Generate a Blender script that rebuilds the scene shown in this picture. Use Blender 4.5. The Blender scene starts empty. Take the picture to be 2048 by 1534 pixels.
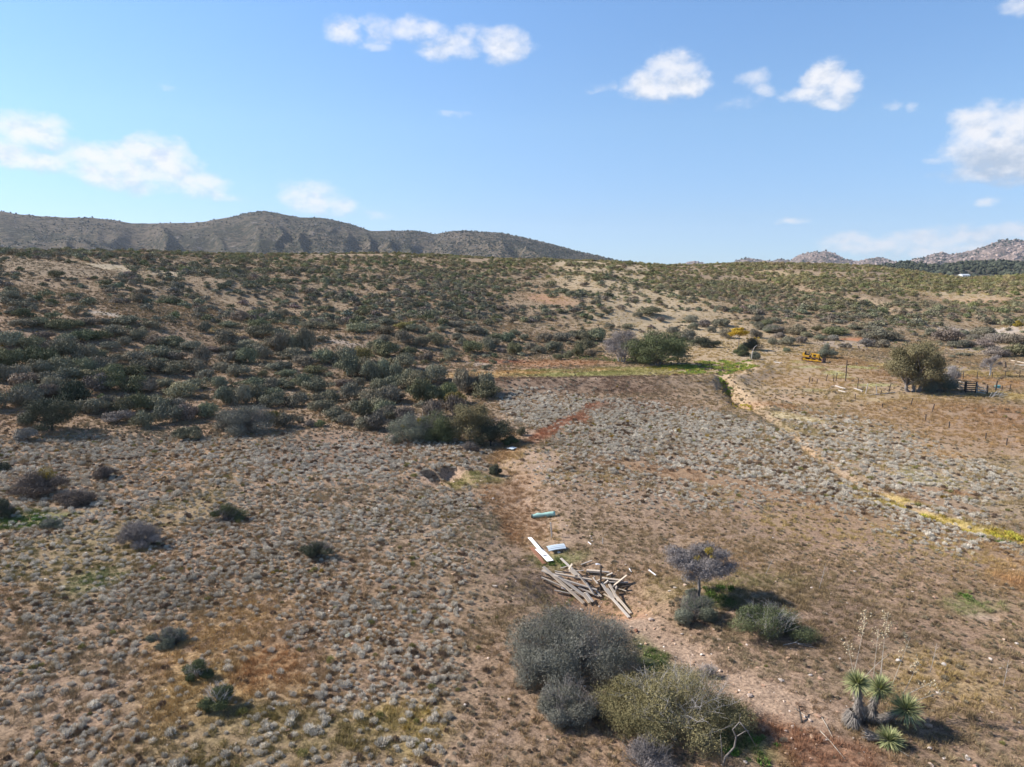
import bpy, math, random
import numpy as np
from mathutils import Vector, Matrix

# ---------------------------------------------------------------- scene, camera, light
SC = bpy.context.scene
COL = SC.collection
PW, PH, F = 2048.0, 1534.0, 1400.0          # photograph size and focal length in its pixels
CAMH, PITCH = 15.0, math.radians(9.2)

cam_d = bpy.data.cameras.new('camera')
cam = bpy.data.objects.new('camera', cam_d)
COL.objects.link(cam)
cam.location = (0, 0, CAMH)
cam.rotation_euler = (math.radians(90) - PITCH, 0, 0)
cam_d.sensor_width = 36.0
cam_d.lens = 36.0 * F / PW
cam_d.clip_start = 0.1
cam_d.clip_end = 40000
SC.camera = cam

SUN_DIR = Vector((-0.965, 0.26, 0)).normalized() * math.cos(math.radians(36)) + Vector((0, 0, math.sin(math.radians(36))))
sun_d = bpy.data.lights.new('sun', 'SUN')
sun_d.energy = 5.0
sun_d.angle = math.radians(0.5)
sun_d.color = (1.0, 0.93, 0.84)
sun = bpy.data.objects.new('sun', sun_d)
COL.objects.link(sun)
sun.rotation_euler = SUN_DIR.to_track_quat('Z', 'Y').to_euler()
sun.location = (-60, 20, 60)
SKY_STRENGTH = 0.062
SC.view_settings.view_transform = 'Standard'
SC.view_settings.look = 'None'
SC.view_settings.gamma = 1
SC.view_settings.exposure = 0.70
SC.view_settings.use_curve_mapping = False
SC.render.resolution_x, SC.render.resolution_y = 1024, 767
HAZE = 0.000055
SC.cycles.max_bounces = 4
SC.cycles.diffuse_bounces = 2
SC.cycles.volume_bounces = 0


def pix_dir(u, v):
    """direction (world) of a point of the photograph"""
    u = np.asarray(u, float); v = np.asarray(v, float)
    a = (u - PW / 2) / F; b = -(v - PH / 2) / F
    c, s = math.cos(PITCH), math.sin(PITCH)
    return a, c + b * s, -s + b * c


def project(x, y, z):
    c, s = math.cos(PITCH), math.sin(PITCH)
    dz = z - CAMH
    dep = y * c - dz * s
    up = y * s + dz * c
    dep = np.where(np.abs(dep) < 1e-3, 1e-3, dep)
    return PW / 2 + F * x / dep, PH / 2 - F * up / dep, dep


# ---- world: daylight sky with scattered small clouds placed by azimuth and elevation
world = bpy.data.worlds.new('World')
SC.world = world
world.use_nodes = True
nt = world.node_tree
nt.nodes.clear()


def N(tree, typ, **kw):
    n = tree.nodes.new(typ)
    for k, val in kw.items():
        setattr(n, k, val)
    return n


def mth(tree, op, a, b=None, c=None, clamp=False):
    n = tree.nodes.new('ShaderNodeMath'); n.operation = op; n.use_clamp = clamp
    for i, q in enumerate((a, b, c)):
        if q is None: continue
        if hasattr(q, 'is_output'): tree.links.new(q, n.inputs[i])
        else: n.inputs[i].default_value = q
    return n.outputs[0]


def build_world():
    L = nt.links.new
    sky = N(nt, 'ShaderNodeTexSky')
    sky.sky_type = 'NISHITA'; sky.sun_disc = False
    sky.sun_elevation = math.radians(36)
    sky.sun_rotation = math.atan2(SUN_DIR.x, SUN_DIR.y)
    sky.air_density = 1.0; sky.dust_density = 0.05; sky.ozone_density = 2.0; sky.altitude = 1400
    geo = N(nt, 'ShaderNodeTexCoord')
    sep = N(nt, 'ShaderNodeSeparateXYZ'); L(geo.outputs['Generated'], sep.inputs[0])
    az = mth(nt, 'ARCTAN2', sep.outputs[0], sep.outputs[1])
    el = mth(nt, 'ARCSINE', sep.outputs[2])
    comb = N(nt, 'ShaderNodeCombineXYZ'); L(az, comb.inputs[0]); L(el, comb.inputs[1])
    # warp
    def noise(scale, det, rough, vec, sx=1.0, sy=1.0, off=0.0, lac=2.0):
        mp = N(nt, 'ShaderNodeMapping'); L(vec, mp.inputs[0])
        mp.inputs['Scale'].default_value = (sx, sy, 1); mp.inputs['Location'].default_value = (off, off * .7, 0)
        n = N(nt, 'ShaderNodeTexNoise'); n.inputs['Scale'].default_value = scale
        n.inputs['Detail'].default_value = det; n.inputs['Roughness'].default_value = rough
        L(mp.outputs[0], n.inputs['Vector'])
        return n
    wn = noise(16, 4, 0.6, comb.outputs[0], 1, 1.6, 3.1)
    wv = N(nt, 'ShaderNodeVectorMath', operation='MULTIPLY_ADD')
    L(wn.outputs['Color'], wv.inputs[0]); wv.inputs[1].default_value = (0.05, 0.028, 0); wv.inputs[2].default_value = (-0.025, -0.014, 0)
    wp = N(nt, 'ShaderNodeVectorMath', operation='ADD'); L(comb.outputs[0], wp.inputs[0]); L(wv.outputs[0], wp.inputs[1])
    # cloud puffs: photo-derived centre (u, v), half size, weight, tilt
    puffs = [
        # long cloud, left
        (60, 265, 85, 34, 1.05, .1), (20, 300, 60, 28, 1.0, 0), (110, 262, 40, 26, .8, 0), (75, 322, 95, 26, .9, .12), (205, 315, 95, 34, 1.05, -.1),
        (300, 305, 65, 34, 1.05, 0), (240, 345, 110, 30, 1.05, .18), (345, 340, 60, 34, 1.0, .25),
        (400, 372, 60, 26, .95, .35), (445, 395, 42, 12, .7, .2), (330, 375, 90, 18, .7, .15), (10, 330, 30, 8, .6, 0),
        # low puff over the left range
        (620, 395, 62, 30, .86, .2), (672, 412, 42, 20, .8, .2), (748, 428, 26, 9, .55, 0), (590, 380, 30, 16, .6, 0),
        # thin cloud, top
        (684, 57, 34, 20, .68, 0), (762, 60, 36, 22, .62, 0), (752, 95, 30, 9, .45, 0), (830, 58, 50, 18, .72, .1),
        (890, 90, 46, 26, .85, .15), (930, 104, 36, 16, .7, .05), (1010, 92, 46, 28, .86, .1), (930, 62, 25, 9, .45, .4), (975, 80, 26, 18, .5, 0),
        # two puffs, right of centre
        (1340, 150, 54, 40, 1.08, .3), (1290, 166, 44, 24, 1.0, 0), (1375, 168, 44, 24, 1.0, .1), (1325, 178, 60, 18, .95, 0), (1330, 112, 28, 11, .7, 0), (1345, 125, 24, 16, .8, 0),
        (1205, 175, 30, 10, .5, -.3), (1510, 165, 34, 18, .52, .1), (1530, 182, 24, 12, .6, -.2), (1490, 205, 40, 9, .36, 0),
        (1650, 155, 36, 30, 1.1, .3), (1685, 180, 34, 28, 1.08, 0), (1620, 188, 56, 15, .95, 0), (1655, 205, 34, 13, .85, 0), (1640, 135, 22, 13, .8, 0),
        (1828, 208, 18, 11, .55, -.6), (1785, 203, 16, 7, .42, 0),
        # big cloud, right edge
        (1965, 255, 62, 42, 1.15, .1), (2040, 250, 64, 42, 1.15, 0), (1990, 300, 100, 40, 1.15, .05), (2050, 310, 100, 50, 1.1, 0), (2120, 300, 110, 60, 1.1, 0),
        (1960, 345, 90, 18, .8, 0), (2060, 350, 90, 22, .85, 0), (1935, 285, 36, 24, .8, 0), (1870, 327, 24, 9, .5, 0), (1885, 310, 16, 5, .3, 0),
        (2032, 12, 36, 18, .7, .3), (1985, 403, 30, 10, .6, -.25), (1580, 441, 34, 7, .5, 0),
        # low bank above the right range
        (1700, 478, 62, 15, .8, .05), (1760, 492, 100, 18, .86, .02), (1860, 478, 100, 20, .86, 0), (1960, 470, 90, 20, .88, -.05), (2050, 466, 90, 20, .9, 0), (1880, 500, 170, 14, .8, 0), (2150, 470, 130, 24, .85, 0),
        (330, 170, 20, 6, .3, 0), (905, 232, 22, 5, .25, 0),
        # beyond the frame the same kind of sky goes on
        (-200, 230, 130, 50, 1.0, 0), (-380, 330, 110, 36, 1.0, .1), (2500, 240, 160, 50, 1.0, 0), 
    ]
    sp = N(nt, 'ShaderNodeSeparateXYZ'); L(wp.outputs[0], sp.inputs[0])

    def field(vec):
        acc = None
        for (u, v, ru, rv, w, tl) in puffs:
            dx, dy, dz = pix_dir(u, v)
            hy = math.hypot(dx, dy); ln = math.sqrt(dx * dx + dy * dy + dz * dz)
            a0, e0 = math.atan2(dx, dy), math.asin(dz / ln)
            ra, re = ru / F / (1 + ((u - 1024) / F) ** 2) ** .9 * 1.25, rv / F / (1 + ((u - 1024) / F) ** 2) ** .5 * 1.25
            n = N(nt, 'ShaderNodeVectorMath', operation='MULTIPLY_ADD'); L(vec, n.inputs[0])
            n.inputs[1].default_value = (1 / ra, 1 / re, 0); n.inputs[2].default_value = (-a0 / ra, -e0 / re, 0)
            o = n.outputs[0]
            if abs(tl) > .12:
                k = tl * ra / re
                n = N(nt, 'ShaderNodeVectorRotate', rotation_type='Z_AXIS'); L(o, n.inputs['Vector']); n.inputs['Angle'].default_value = math.atan(k); o = n.outputs[0]
            n = N(nt, 'ShaderNodeVectorMath', operation='DOT_PRODUCT'); L(o, n.inputs[0]); L(o, n.inputs[1])
            g = mth(nt, 'MULTIPLY_ADD', n.outputs['Value'], -w, w)
            acc = g if acc is None else mth(nt, 'SMOOTH_MAX', acc, g, 0.12)
        return acc
    fld = field(wp.outputs[0])
    up = N(nt, 'ShaderNodeVectorMath', operation='ADD'); L(wp.outputs[0], up.inputs[0]); up.inputs[1].default_value = (-0.006, 0.012, 0)
    fld2 = field(up.outputs[0])
    n1 = noise(30, 9, 0.60, comb.outputs[0], 1, 1.5, 0.3)
    n2 = noise(9, 6, 0.6, comb.outputs[0], 1, 1.8, 1.7)
    nn = mth(nt, 'SUBTRACT', n1.outputs[0], 0.5)
    d = mth(nt, 'MULTIPLY_ADD', nn, 1.7, fld)
    d = mth(nt, 'MULTIPLY_ADD', mth(nt, 'SUBTRACT', n2.outputs[0], 0.5), 0.9, d)
    d = mth(nt, 'SUBTRACT', d, 0.10)
    mr = N(nt, 'ShaderNodeMapRange'); mr.interpolation_type = 'SMOOTHSTEP'
    L(d, mr.inputs[0]); mr.inputs[1].default_value = -0.16; mr.inputs[2].default_value = 1.15
    mr.inputs[3].default_value = 0; mr.inputs[4].default_value = 0.93
    # self-shading painted into the clouds' grey: density gathered above and to the sun side
    n1b = noise(30, 5, 0.6, comb.outputs[0], 1, 1.5, 0.3)
    n1b_map = n1b.inputs['Vector'].links[0].from_node
    n1b_map.inputs['Location'].default_value = (0.3 + .004, 0.21 - .014, 0)
    sh = mth(nt, 'SUBTRACT', n1b.outputs[0], n1.outputs[0])
    sh = mth(nt, 'MULTIPLY', sh, 3.2)
    thick = N(nt, 'ShaderNodeMapRange'); L(d, thick.inputs[0]); thick.inputs[1].default_value = 0.5; thick.inputs[2].default_value = 1.7
    thick.inputs[3].default_value = 0; thick.inputs[4].default_value = 0.35
    bs = mth(nt, 'MULTIPLY', mth(nt, 'SUBTRACT', fld2, fld), 1.15, clamp=True)
    tone = mth(nt, 'ADD', mth(nt, 'MULTIPLY', sh, 0.7), mth(nt, 'MULTIPLY_ADD', thick.outputs[0], 0.3, bs))
    # shaded flat base of the big cloud at the right, painted grey
    dx, dy, dz = pix_dir(2010, 345); e0 = math.asin(dz / math.sqrt(dx * dx + dy * dy + dz * dz)); a0 = math.atan2(dx, dy)
    gb = mth(nt, 'SUBTRACT', az, a0); gb = mth(nt, 'DIVIDE', gb, 0.12); gb = mth(nt, 'MULTIPLY', gb, gb)
    ge = mth(nt, 'SUBTRACT', el, e0); ge = mth(nt, 'DIVIDE', ge, 0.036); ge = mth(nt, 'MULTIPLY_ADD', ge, ge, gb)
    ge = mth(nt, 'SUBTRACT', 1.0, ge, clamp=True)
    tone = mth(nt, 'MULTIPLY_ADD', ge, 0.75, tone, clamp=True)
    cr = N(nt, 'ShaderNodeMix', data_type='RGBA')
    L(tone, cr.inputs[0])
    cr.inputs[6].default_value = (0.86, 0.855, 0.875, 1); cr.inputs[7].default_value = (0.44, 0.52, 0.64, 1)
    k = 0.72 / SKY_STRENGTH
    cs = N(nt, 'ShaderNodeVectorMath', operation='SCALE'); L(cr.outputs[2], cs.inputs[0]); cs.inputs['Scale'].default_value = k
    # veil: clouds thin out and take on the horizon's tint low down
    skc = N(nt, 'ShaderNodeMix', data_type='RGBA', blend_type='MULTIPLY')
    skc.inputs[0].default_value = 1.0
    L(sky.outputs[0], skc.inputs[6])
    rp = N(nt, 'ShaderNodeValToRGB'); L(mth(nt, 'DIVIDE', el, math.radians(90)), rp.inputs[0])
    cr_ = rp.color_ramp
    for i, (p, c) in enumerate(SKY_TINT):
        e = cr_.elements[i] if i < 2 else cr_.elements.new(p)
        e.position = p; e.color = (c[0] / 2.5, c[1] / 2.5, c[2] / 2.5, 1)
    sc25 = N(nt, 'ShaderNodeVectorMath', operation='SCALE'); L(rp.outputs[0], sc25.inputs[0]); sc25.inputs['Scale'].default_value = 2.5
    L(sc25.outputs[0], skc.inputs[7])
    mix = N(nt, 'ShaderNodeMix', data_type='RGBA')
    L(mr.outputs[0], mix.inputs[0]); L(skc.outputs[2], mix.inputs[6]); L(cs.outputs[0], mix.inputs[7])
    bg = N(nt, 'ShaderNodeBackground'); bg.inputs[1].default_value = SKY_STRENGTH
    L(mix.outputs[2], bg.inputs[0])
    # the cloud layer is only worked out for the part of the sky that has clouds
    clear = N(nt, 'ShaderNodeBackground'); clear.inputs[1].default_value = SKY_STRENGTH; L(skc.outputs[2], clear.inputs[0])
    ia = mth(nt, 'LESS_THAN', mth(nt, 'ABSOLUTE', az), 1.0)
    ie = mth(nt, 'LESS_THAN', mth(nt, 'ABSOLUTE', mth(nt, 'SUBTRACT', el, math.radians(13.5))), math.radians(13.5))
    ms = N(nt, 'ShaderNodeMixShader'); L(mth(nt, 'MULTIPLY', ia, ie), ms.inputs[0]); L(clear.outputs[0], ms.inputs[1]); L(bg.outputs[0], ms.inputs[2])
    out = N(nt, 'ShaderNodeOutputWorld'); L(ms.outputs[0], out.inputs[0])


# clean dry air: the horizon is bluer and the dome brighter than the model's (sine fraction of 90 degrees, tint)
SKY_TINT = [(0.0, (0.80, 1.12, 1.75)), (0.045, (1.02, 1.22, 1.55)), (0.12, (1.42, 1.64, 1.78)), (0.26, (1.54, 1.96, 2.25)), (0.5, (1.15, 1.3, 1.4)), (1.0, (0.95, 1.05, 1.15))]
build_world()

# ---------------------------------------------------------------- helpers
def lerp(a, b, t): return a + (b - a) * t


def smooth(e0, e1, x):
    t = np.clip((x - e0) / (e1 - e0), 0, 1)
    return t * t * (3 - 2 * t)


def _hash(ix, iy, seed):
    h = (ix.astype(np.int64) * 374761393 + iy.astype(np.int64) * 668265263 + seed * 974634777) & 0x7fffffff
    h = ((h ^ (h >> 13)) * 1274126177) & 0x7fffffff
    h = (h ^ (h >> 16)) & 0xffff
    return h / 65535.0


def vnoise(x, y, seed=0):
    xi, yi = np.floor(x), np.floor(y)
    fx, fy = x - xi, y - yi
    fx = fx * fx * fx * (fx * (fx * 6 - 15) + 10); fy = fy * fy * fy * (fy * (fy * 6 - 15) + 10)
    a = _hash(xi, yi, seed); b = _hash(xi + 1, yi, seed); c = _hash(xi, yi + 1, seed); d = _hash(xi + 1, yi + 1, seed)
    return (a + (b - a) * fx) * (1 - fy) + (c + (d - c) * fx) * fy


def fbm(x, y, oct=4, seed=0, gain=0.5):
    s = 0; a = 1; t = 0
    for i in range(oct):
        s = s + a * (vnoise(x, y, seed + i * 17) - 0.5) * 2
        t += a; a *= gain
        x, y = x * 1.93 * 0.82 - y * 1.93 * 0.57 + 11.3, x * 1.93 * 0.57 + y * 1.93 * 0.82 + 5.7
    return s / t


def np_mesh(name, verts, faces, smooth_=False, attrs=None, colors=None):
    me = bpy.data.meshes.new(name)
    verts = np.ascontiguousarray(verts, dtype=np.float32); faces = np.ascontiguousarray(faces, dtype=np.int32)
    nv, nf, k = len(verts), len(faces), faces.shape[1]
    me.vertices.add(nv); me.vertices.foreach_set('co', verts.ravel())
    me.loops.add(nf * k); me.loops.foreach_set('vertex_index', faces.ravel())
    me.polygons.add(nf)
    me.polygons.foreach_set('loop_start', np.arange(0, nf * k, k, dtype=np.int32))
    if smooth_: me.polygons.foreach_set('use_smooth', np.ones(nf, dtype=bool))
    me.update(calc_edges=True)
    for nm, arr in (attrs or {}).items():
        at = me.attributes.new(nm, 'FLOAT', 'POINT'); at.data.foreach_set('value', np.ascontiguousarray(arr, dtype=np.float32))
    for nm, arr in (colors or {}).items():
        at = me.attributes.new(nm, 'FLOAT_COLOR', 'POINT')
        a4 = np.ones((nv, 4), np.float32); a4[:, :3] = arr
        at.data.foreach_set('color', a4.ravel())
    return me


class MB:
    """collects boxes, tubes, discs and single faces for one mesh"""
    def __init__(s): s.v = []; s.f = []; s.t = []
    def add(s, vs, fs, tint=0.5):
        o = len(s.v); s.v.extend([tuple(q) for q in vs]); s.f.extend([tuple(i + o for i in f) for f in fs]); s.t.extend([tint] * len(vs))
    def box(s, c, d, rot=None, taper=0.0, tint=0.5):
        x, y, z = d[0] / 2, d[1] / 2, d[2] / 2
        vs = [Vector((sx * x * (1 - taper * (sz > 0)), sy * y * (1 - taper * (sz > 0)), sz * z)) for sz in (-1, 1) for sy in (-1, 1) for sx in (-1, 1)]
        if rot is not None: vs = [rot @ q for q in vs]
        vs = [q + Vector(c) for q in vs]
        s.add(vs, [(0, 2, 3, 1), (4, 5, 7, 6), (0, 1, 5, 4), (2, 6, 7, 3), (0, 4, 6, 2), (1, 3, 7, 5)], tint)
    def beam(s, a, b, w, h, tint=0.5, roll=0.0):
        a, b = Vector(a), Vector(b); d = b - a
        q = d.to_track_quat('X', 'Z').to_matrix() @ Matrix.Rotation(roll, 3, 'X')
        s.box((a + b) / 2, (d.length, w, h), q, tint=tint)
    def tube(s, pts, radii, n=6, cap=True, tint=0.5):
        pts = [Vector(p) for p in pts]; o = len(s.v)
        ref = Vector((0.31, 0.83, 0.46))
        for i, p in enumerate(pts):
            t = (pts[min(i + 1, len(pts) - 1)] - pts[max(i - 1, 0)])
            t = t.normalized() if t.length > 1e-9 else Vector((0, 0, 1))
            a = t.cross(ref); a = a.normalized() if a.length > 1e-3 else t.orthogonal().normalized()
            b = t.cross(a)
            r = radii[i] if hasattr(radii, '__len__') else radii
            for k in range(n):
                an = 2 * math.pi * k / n
                s.v.append(tuple(p + (a * math.cos(an) + b * math.sin(an)) * r)); s.t.append(tint)
        for i in range(len(pts) - 1):
            for k in range(n):
                k2 = (k + 1) % n
                s.f.append((o + i * n + k, o + i * n + k2, o + (i + 1) * n + k2, o + (i + 1) * n + k))
        if cap:
            s.f.append(tuple(o + k for k in reversed(range(n)))); e = o + (len(pts) - 1) * n
            s.f.append(tuple(e + k for k in range(n)))
    def cyl(s, c, axis, r, h, n=16, tint=0.5):
        ax = Vector(axis).normalized(); c = Vector(c)
        s.tube([c - ax * h / 2, c + ax * h / 2], [r, r], n, tint=tint)
    def mesh(s, name, smooth_=False):
        me = bpy.data.meshes.new(name); me.from_pydata(s.v, [], s.f)
        at = me.attributes.new('tint', 'FLOAT', 'POINT'); at.data.foreach_set('value', s.t)
        if smooth_:
            for p in me.polygons: p.use_smooth = True
        return me


def link(name, me, mat=None, parent=None, loc=None, rotz=None):
    o = bpy.data.objects.new(name, me); COL.objects.link(o)
    if mat is not None and me is not None and not me.materials: me.materials.append(mat)
    if parent is not None: o.parent = parent
    if loc is not None: o.location = loc
    if rotz is not None: o.rotation_euler = (0, 0, rotz)
    return o


def tag(o, label=None, cat=None, group=None, kind=None):
    if label: o['label'] = label
    if cat: o['category'] = cat
    if group: o['group'] = group
    if kind: o['kind'] = kind
    return o


def thing(name, label, cat, loc, rotz=0.0, group=None, scale=1.0):
    o = bpy.data.objects.new(name, None); COL.objects.link(o)
    o.location = loc; o.rotation_euler = (0, 0, rotz); o.scale = (scale,) * 3; o.empty_display_size = 0.3
    return tag(o, label, cat, group)


# ---------------------------------------------------------------- materials
def new_mat(name):
    m = bpy.data.materials.new(name); m.use_nodes = True
    t = m.node_tree; b = t.nodes['Principled BSDF']
    return m, t, b


def mixc(t, fac, a, b, mode='MIX'):
    n = t.nodes.new('ShaderNodeMix'); n.data_type = 'RGBA'; n.blend_type = mode
    for i, q in ((0, fac), (6, a), (7, b)):
        if hasattr(q, 'is_output'): t.links.new(q, n.inputs[i])
        elif i == 0: n.inputs[0].default_value = q
        else: n.inputs[i].default_value = (*q[:3], 1)
    return n.outputs[2]


def noise_node(t, scale, detail=4, rough=0.6, coord='Object', vec=None):
    if vec is None:
        tc = t.nodes.new('ShaderNodeTexCoord'); vec = tc.outputs[coord]
    n = t.nodes.new('ShaderNodeTexNoise'); n.inputs['Scale'].default_value = scale
    n.inputs['Detail'].default_value = detail; n.inputs['Roughness'].default_value = rough
    t.links.new(vec, n.inputs['Vector']); return n.outputs['Fac']


def foliage_mat(name, base, alt, src=None, sat_var=0.35, transl=0.0):
    """base -> alt over the per-leaf 'tint'; src = 'inst' or 'obj' multiplies by a per-plant colour"""
    m, t, b = new_mat(name)
    at = t.nodes.new('ShaderNodeAttribute'); at.attribute_name = 'tint'
    c = mixc(t, at.outputs['Fac'], base, alt)
    if src == 'inst':
        a2 = t.nodes.new('ShaderNodeAttribute'); a2.attribute_type = 'INSTANCER'; a2.attribute_name = 'plant'
        c = mixc(t, 1.0, c, a2.outputs['Color'], 'MULTIPLY')
    elif src == 'obj':
        oi = t.nodes.new('ShaderNodeObjectInfo')
        c = mixc(t, 1.0, c, oi.outputs['Color'], 'MULTIPLY')
    t.links.new(c, b.inputs['Base Color'])
    b.inputs['Roughness'].default_value = 0.75
    b.inputs['Specular IOR Level'].default_value = 0.12
    return m


def simple_mat(name, c1, c2, scale=8, rough=0.7, metal=0.0, bump=0.0, stretch=None, spec=0.3, contrast=None):
    m, t, b = new_mat(name)
    vec = None
    tc = t.nodes.new('ShaderNodeTexCoord'); vec = tc.outputs['Object']
    if stretch:
        mp = t.nodes.new('ShaderNodeMapping'); mp.inputs['Scale'].default_value = stretch
        t.links.new(vec, mp.inputs[0]); vec = mp.outputs[0]
    n = noise_node(t, scale, 5, 0.65, vec=vec)
    if contrast:
        mr = t.nodes.new('ShaderNodeMapRange'); t.links.new(n, mr.inputs[0])
        mr.inputs[1].default_value = contrast[0]; mr.inputs[2].default_value = contrast[1]; n2 = mr.outputs[0]
    else: n2 = n
    t.links.new(mixc(t, n2, c1, c2), b.inputs['Base Color'])
    b.inputs['Roughness'].default_value = rough; b.inputs['Metallic'].default_value = metal
    b.inputs['Specular IOR Level'].default_value = spec
    if bump:
        bp = t.nodes.new('ShaderNodeBump'); bp.inputs['Strength'].default_value = bump; bp.inputs['Distance'].default_value = 0.02
        t.links.new(n, bp.inputs['Height']); t.links.new(bp.outputs[0], b.inputs['Normal'])
    return m


M = {}
M['leaf_inst'] = foliage_mat('shrub_leaves_far', (0.62, 0.62, 0.62), (1.35, 1.35, 1.35), 'inst')
M['leaf_obj'] = foliage_mat('shrub_leaves', (0.62, 0.62, 0.62), (1.35, 1.35, 1.35), 'obj')
M['bark'] = simple_mat('grey_bark', (0.10, 0.085, 0.075), (0.30, 0.27, 0.25), 14, 0.9, bump=.3, stretch=(1, 1, .3))
M['bark_pale'] = simple_mat('bleached_bark', (0.35, 0.31, 0.28), (0.60, 0.56, 0.52), 14, 0.9, bump=.3, stretch=(1, 1, .3))
M['bark_dark'] = simple_mat('dark_bark', (0.035, 0.03, 0.027), (0.11, 0.095, 0.085), 14, 0.9, bump=.3, stretch=(1, 1, .3))
M['wood_grey'] = simple_mat('weathered_grey_wood', (0.30, 0.255, 0.22), (0.62, 0.56, 0.49), 9, 0.85, bump=.25, stretch=(.25, 5, 5))
M['wood_tan'] = simple_mat('weathered_tan_wood', (0.36, 0.28, 0.21), (0.66, 0.57, 0.46), 9, 0.85, bump=.25, stretch=(.25, 5, 5))
M['wood_dark'] = simple_mat('dark_fence_wood', (0.04, 0.032, 0.028), (0.12, 0.095, 0.08), 9, 0.9, bump=.25, stretch=(3, 3, .6))
M['wood_pale'] = simple_mat('pale_fence_wood', (0.36, 0.32, 0.28), (0.62, 0.57, 0.52), 9, 0.9, bump=.2)
M['white_sheet'] = simple_mat('white_painted_sheet_metal', (0.74, 0.74, 0.76), (0.86, 0.87, 0.90), 5, 0.45, spec=.5)
M['blue_sheet'] = simple_mat('pale_blue_sheet_metal', (0.50, 0.60, 0.66), (0.78, 0.84, 0.88), 3, 0.4, spec=.5)
M['rusty'] = simple_mat('rusty_metal', (0.16, 0.06, 0.035), (0.32, 0.17, 0.11), 12, 0.85, bump=.2)
M['tarp'] = simple_mat('faded_green_tarp', (0.26, 0.46, 0.40), (0.42, 0.62, 0.55), 6, 0.6, bump=.2)
M['yellow'] = simple_mat('yellow_machine_paint', (0.48, 0.25, 0.015), (0.66, 0.38, 0.03), 3, 0.5, spec=.4)
M['track'] = simple_mat('worn_track_steel', (0.12, 0.07, 0.055), (0.26, 0.16, 0.13), 14, 0.7, metal=.2)
M['black'] = simple_mat('dark_greasy_metal', (0.012, 0.012, 0.012), (0.05, 0.045, 0.04), 14, 0.7)
M['seat'] = simple_mat('black_seat_vinyl', (0.02, 0.02, 0.022), (0.05, 0.05, 0.05), 8, 0.6)
M['house_wall'] = simple_mat('white_house_wall', (0.68, 0.68, 0.66), (0.76, 0.76, 0.74), 2, 0.8)
M['house_roof'] = simple_mat('pale_metal_roof', (0.55, 0.58, 0.6), (0.68, 0.7, 0.72), 2, 0.5)
M['pane'] = simple_mat('dark_window_pane', (0.03, 0.035, 0.04), (0.05, 0.055, 0.06), 2, 0.2)
M['rock'] = simple_mat('pale_field_stone', (0.28, 0.20, 0.16), (0.60, 0.50, 0.43), 4, 0.9, bump=.3)

# ---------------------------------------------------------------- terrain heights
_U = [-2200, -800, 0, 300, 500, 800, 1000, 1200, 1340, 1450, 1550, 1650, 1740, 1800, 1880, 1930, 2000, 2048, 2300, 2800, 4200]
_D = [240, 240, 240, 262, 300, 325, 335, 335, 350, 385, 400, 400, 400, 400, 400, 400, 400, 390, 370, 350, 330]
_V = [480, 488, 500, 502, 508, 506, 516, 522, 531, 527, 526, 527, 532, 539, 551, 556, 554, 550, 546, 540, 530]
_S = [50, 52, 58, 64, 70, 92, 118, 135, 150, 152, 152, 150, 148, 146, 146, 146, 146, 145, 140, 135, 130]


def _ridge_z():
    out = []
    for u, v, D in zip(_U, _V, _D):
        a, b, c = pix_dir(u, v)
        out.append(CAMH - 0.35 + D * c / math.hypot(a, b))
    return out


_Z = _ridge_z()


def az_u(x, y):
    yy = np.where(y < 1e-3, 1e-3, y)
    t = x / yy
    u = PW / 2 + F * t / math.cos(PITCH)
    u = np.where(y <= 0.05 * np.abs(x) + 1e-3, np.where(x < 0, -2200, 4200), u)
    return np.clip(u, -2200, 4200)


def base_h(x, y):
    x = np.asarray(x, float); y = np.asarray(y, float)
    r = np.hypot(x, y)
    u = az_u(x, y)
    D = np.interp(u, _U, _D); Z = np.interp(u, _U, _Z); S = np.interp(u, _U, _S)
    t = (r - S) / (D - S)
    prof = np.where(t < 0, 0, np.where(t < 1, 0.0, 0))
    tc = np.clip(t, 0, 1)
    soft = 0.10
    # soft start, straight middle, rounded crest
    prof = np.where(tc < soft, tc * tc / (2 * soft), tc - soft / 2) / (1 - soft / 2)
    prof = np.where(tc > 0.72, prof - (tc - 0.72) ** 2 * 0.9, prof)
    end = 1 - 0.28 ** 2 * 0.9
    prof = prof / end
    back = np.clip((r - D) / 420.0, 0, 1)
    fall = back * back * (3 - 2 * back)
    z = Z * prof * (1 - fall) - 14 * fall
    mid = np.clip(t, 0, 1) * np.clip((1.15 - t) * 1.6, 0, 1)
    # rolling ground and draws on the slopes
    z = z + fbm(x / 42, y / 42, 3, 5) * 1.7 * smooth(0.02, 0.35, t) * np.clip((1.0 - t) * 3, 0.12, 1)
    dr = np.abs(fbm(x / 75 + 3.1, y / 75, 2, 31))
    z = z - (1 - np.clip(dr * 3.2, 0, 1)) ** 2 * 2.0 * smooth(0.05, 0.3, t) * np.clip((0.92 - t) * 3, 0, 1)
    z = z + fbm(x / 19, y / 19, 3, 9) * 0.30 * (1 - smooth(500, 900, r))
    z = z + fbm(x / 350, y / 350, 3, 77) * 16 * smooth(700, 1300, r)
    return z


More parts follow.
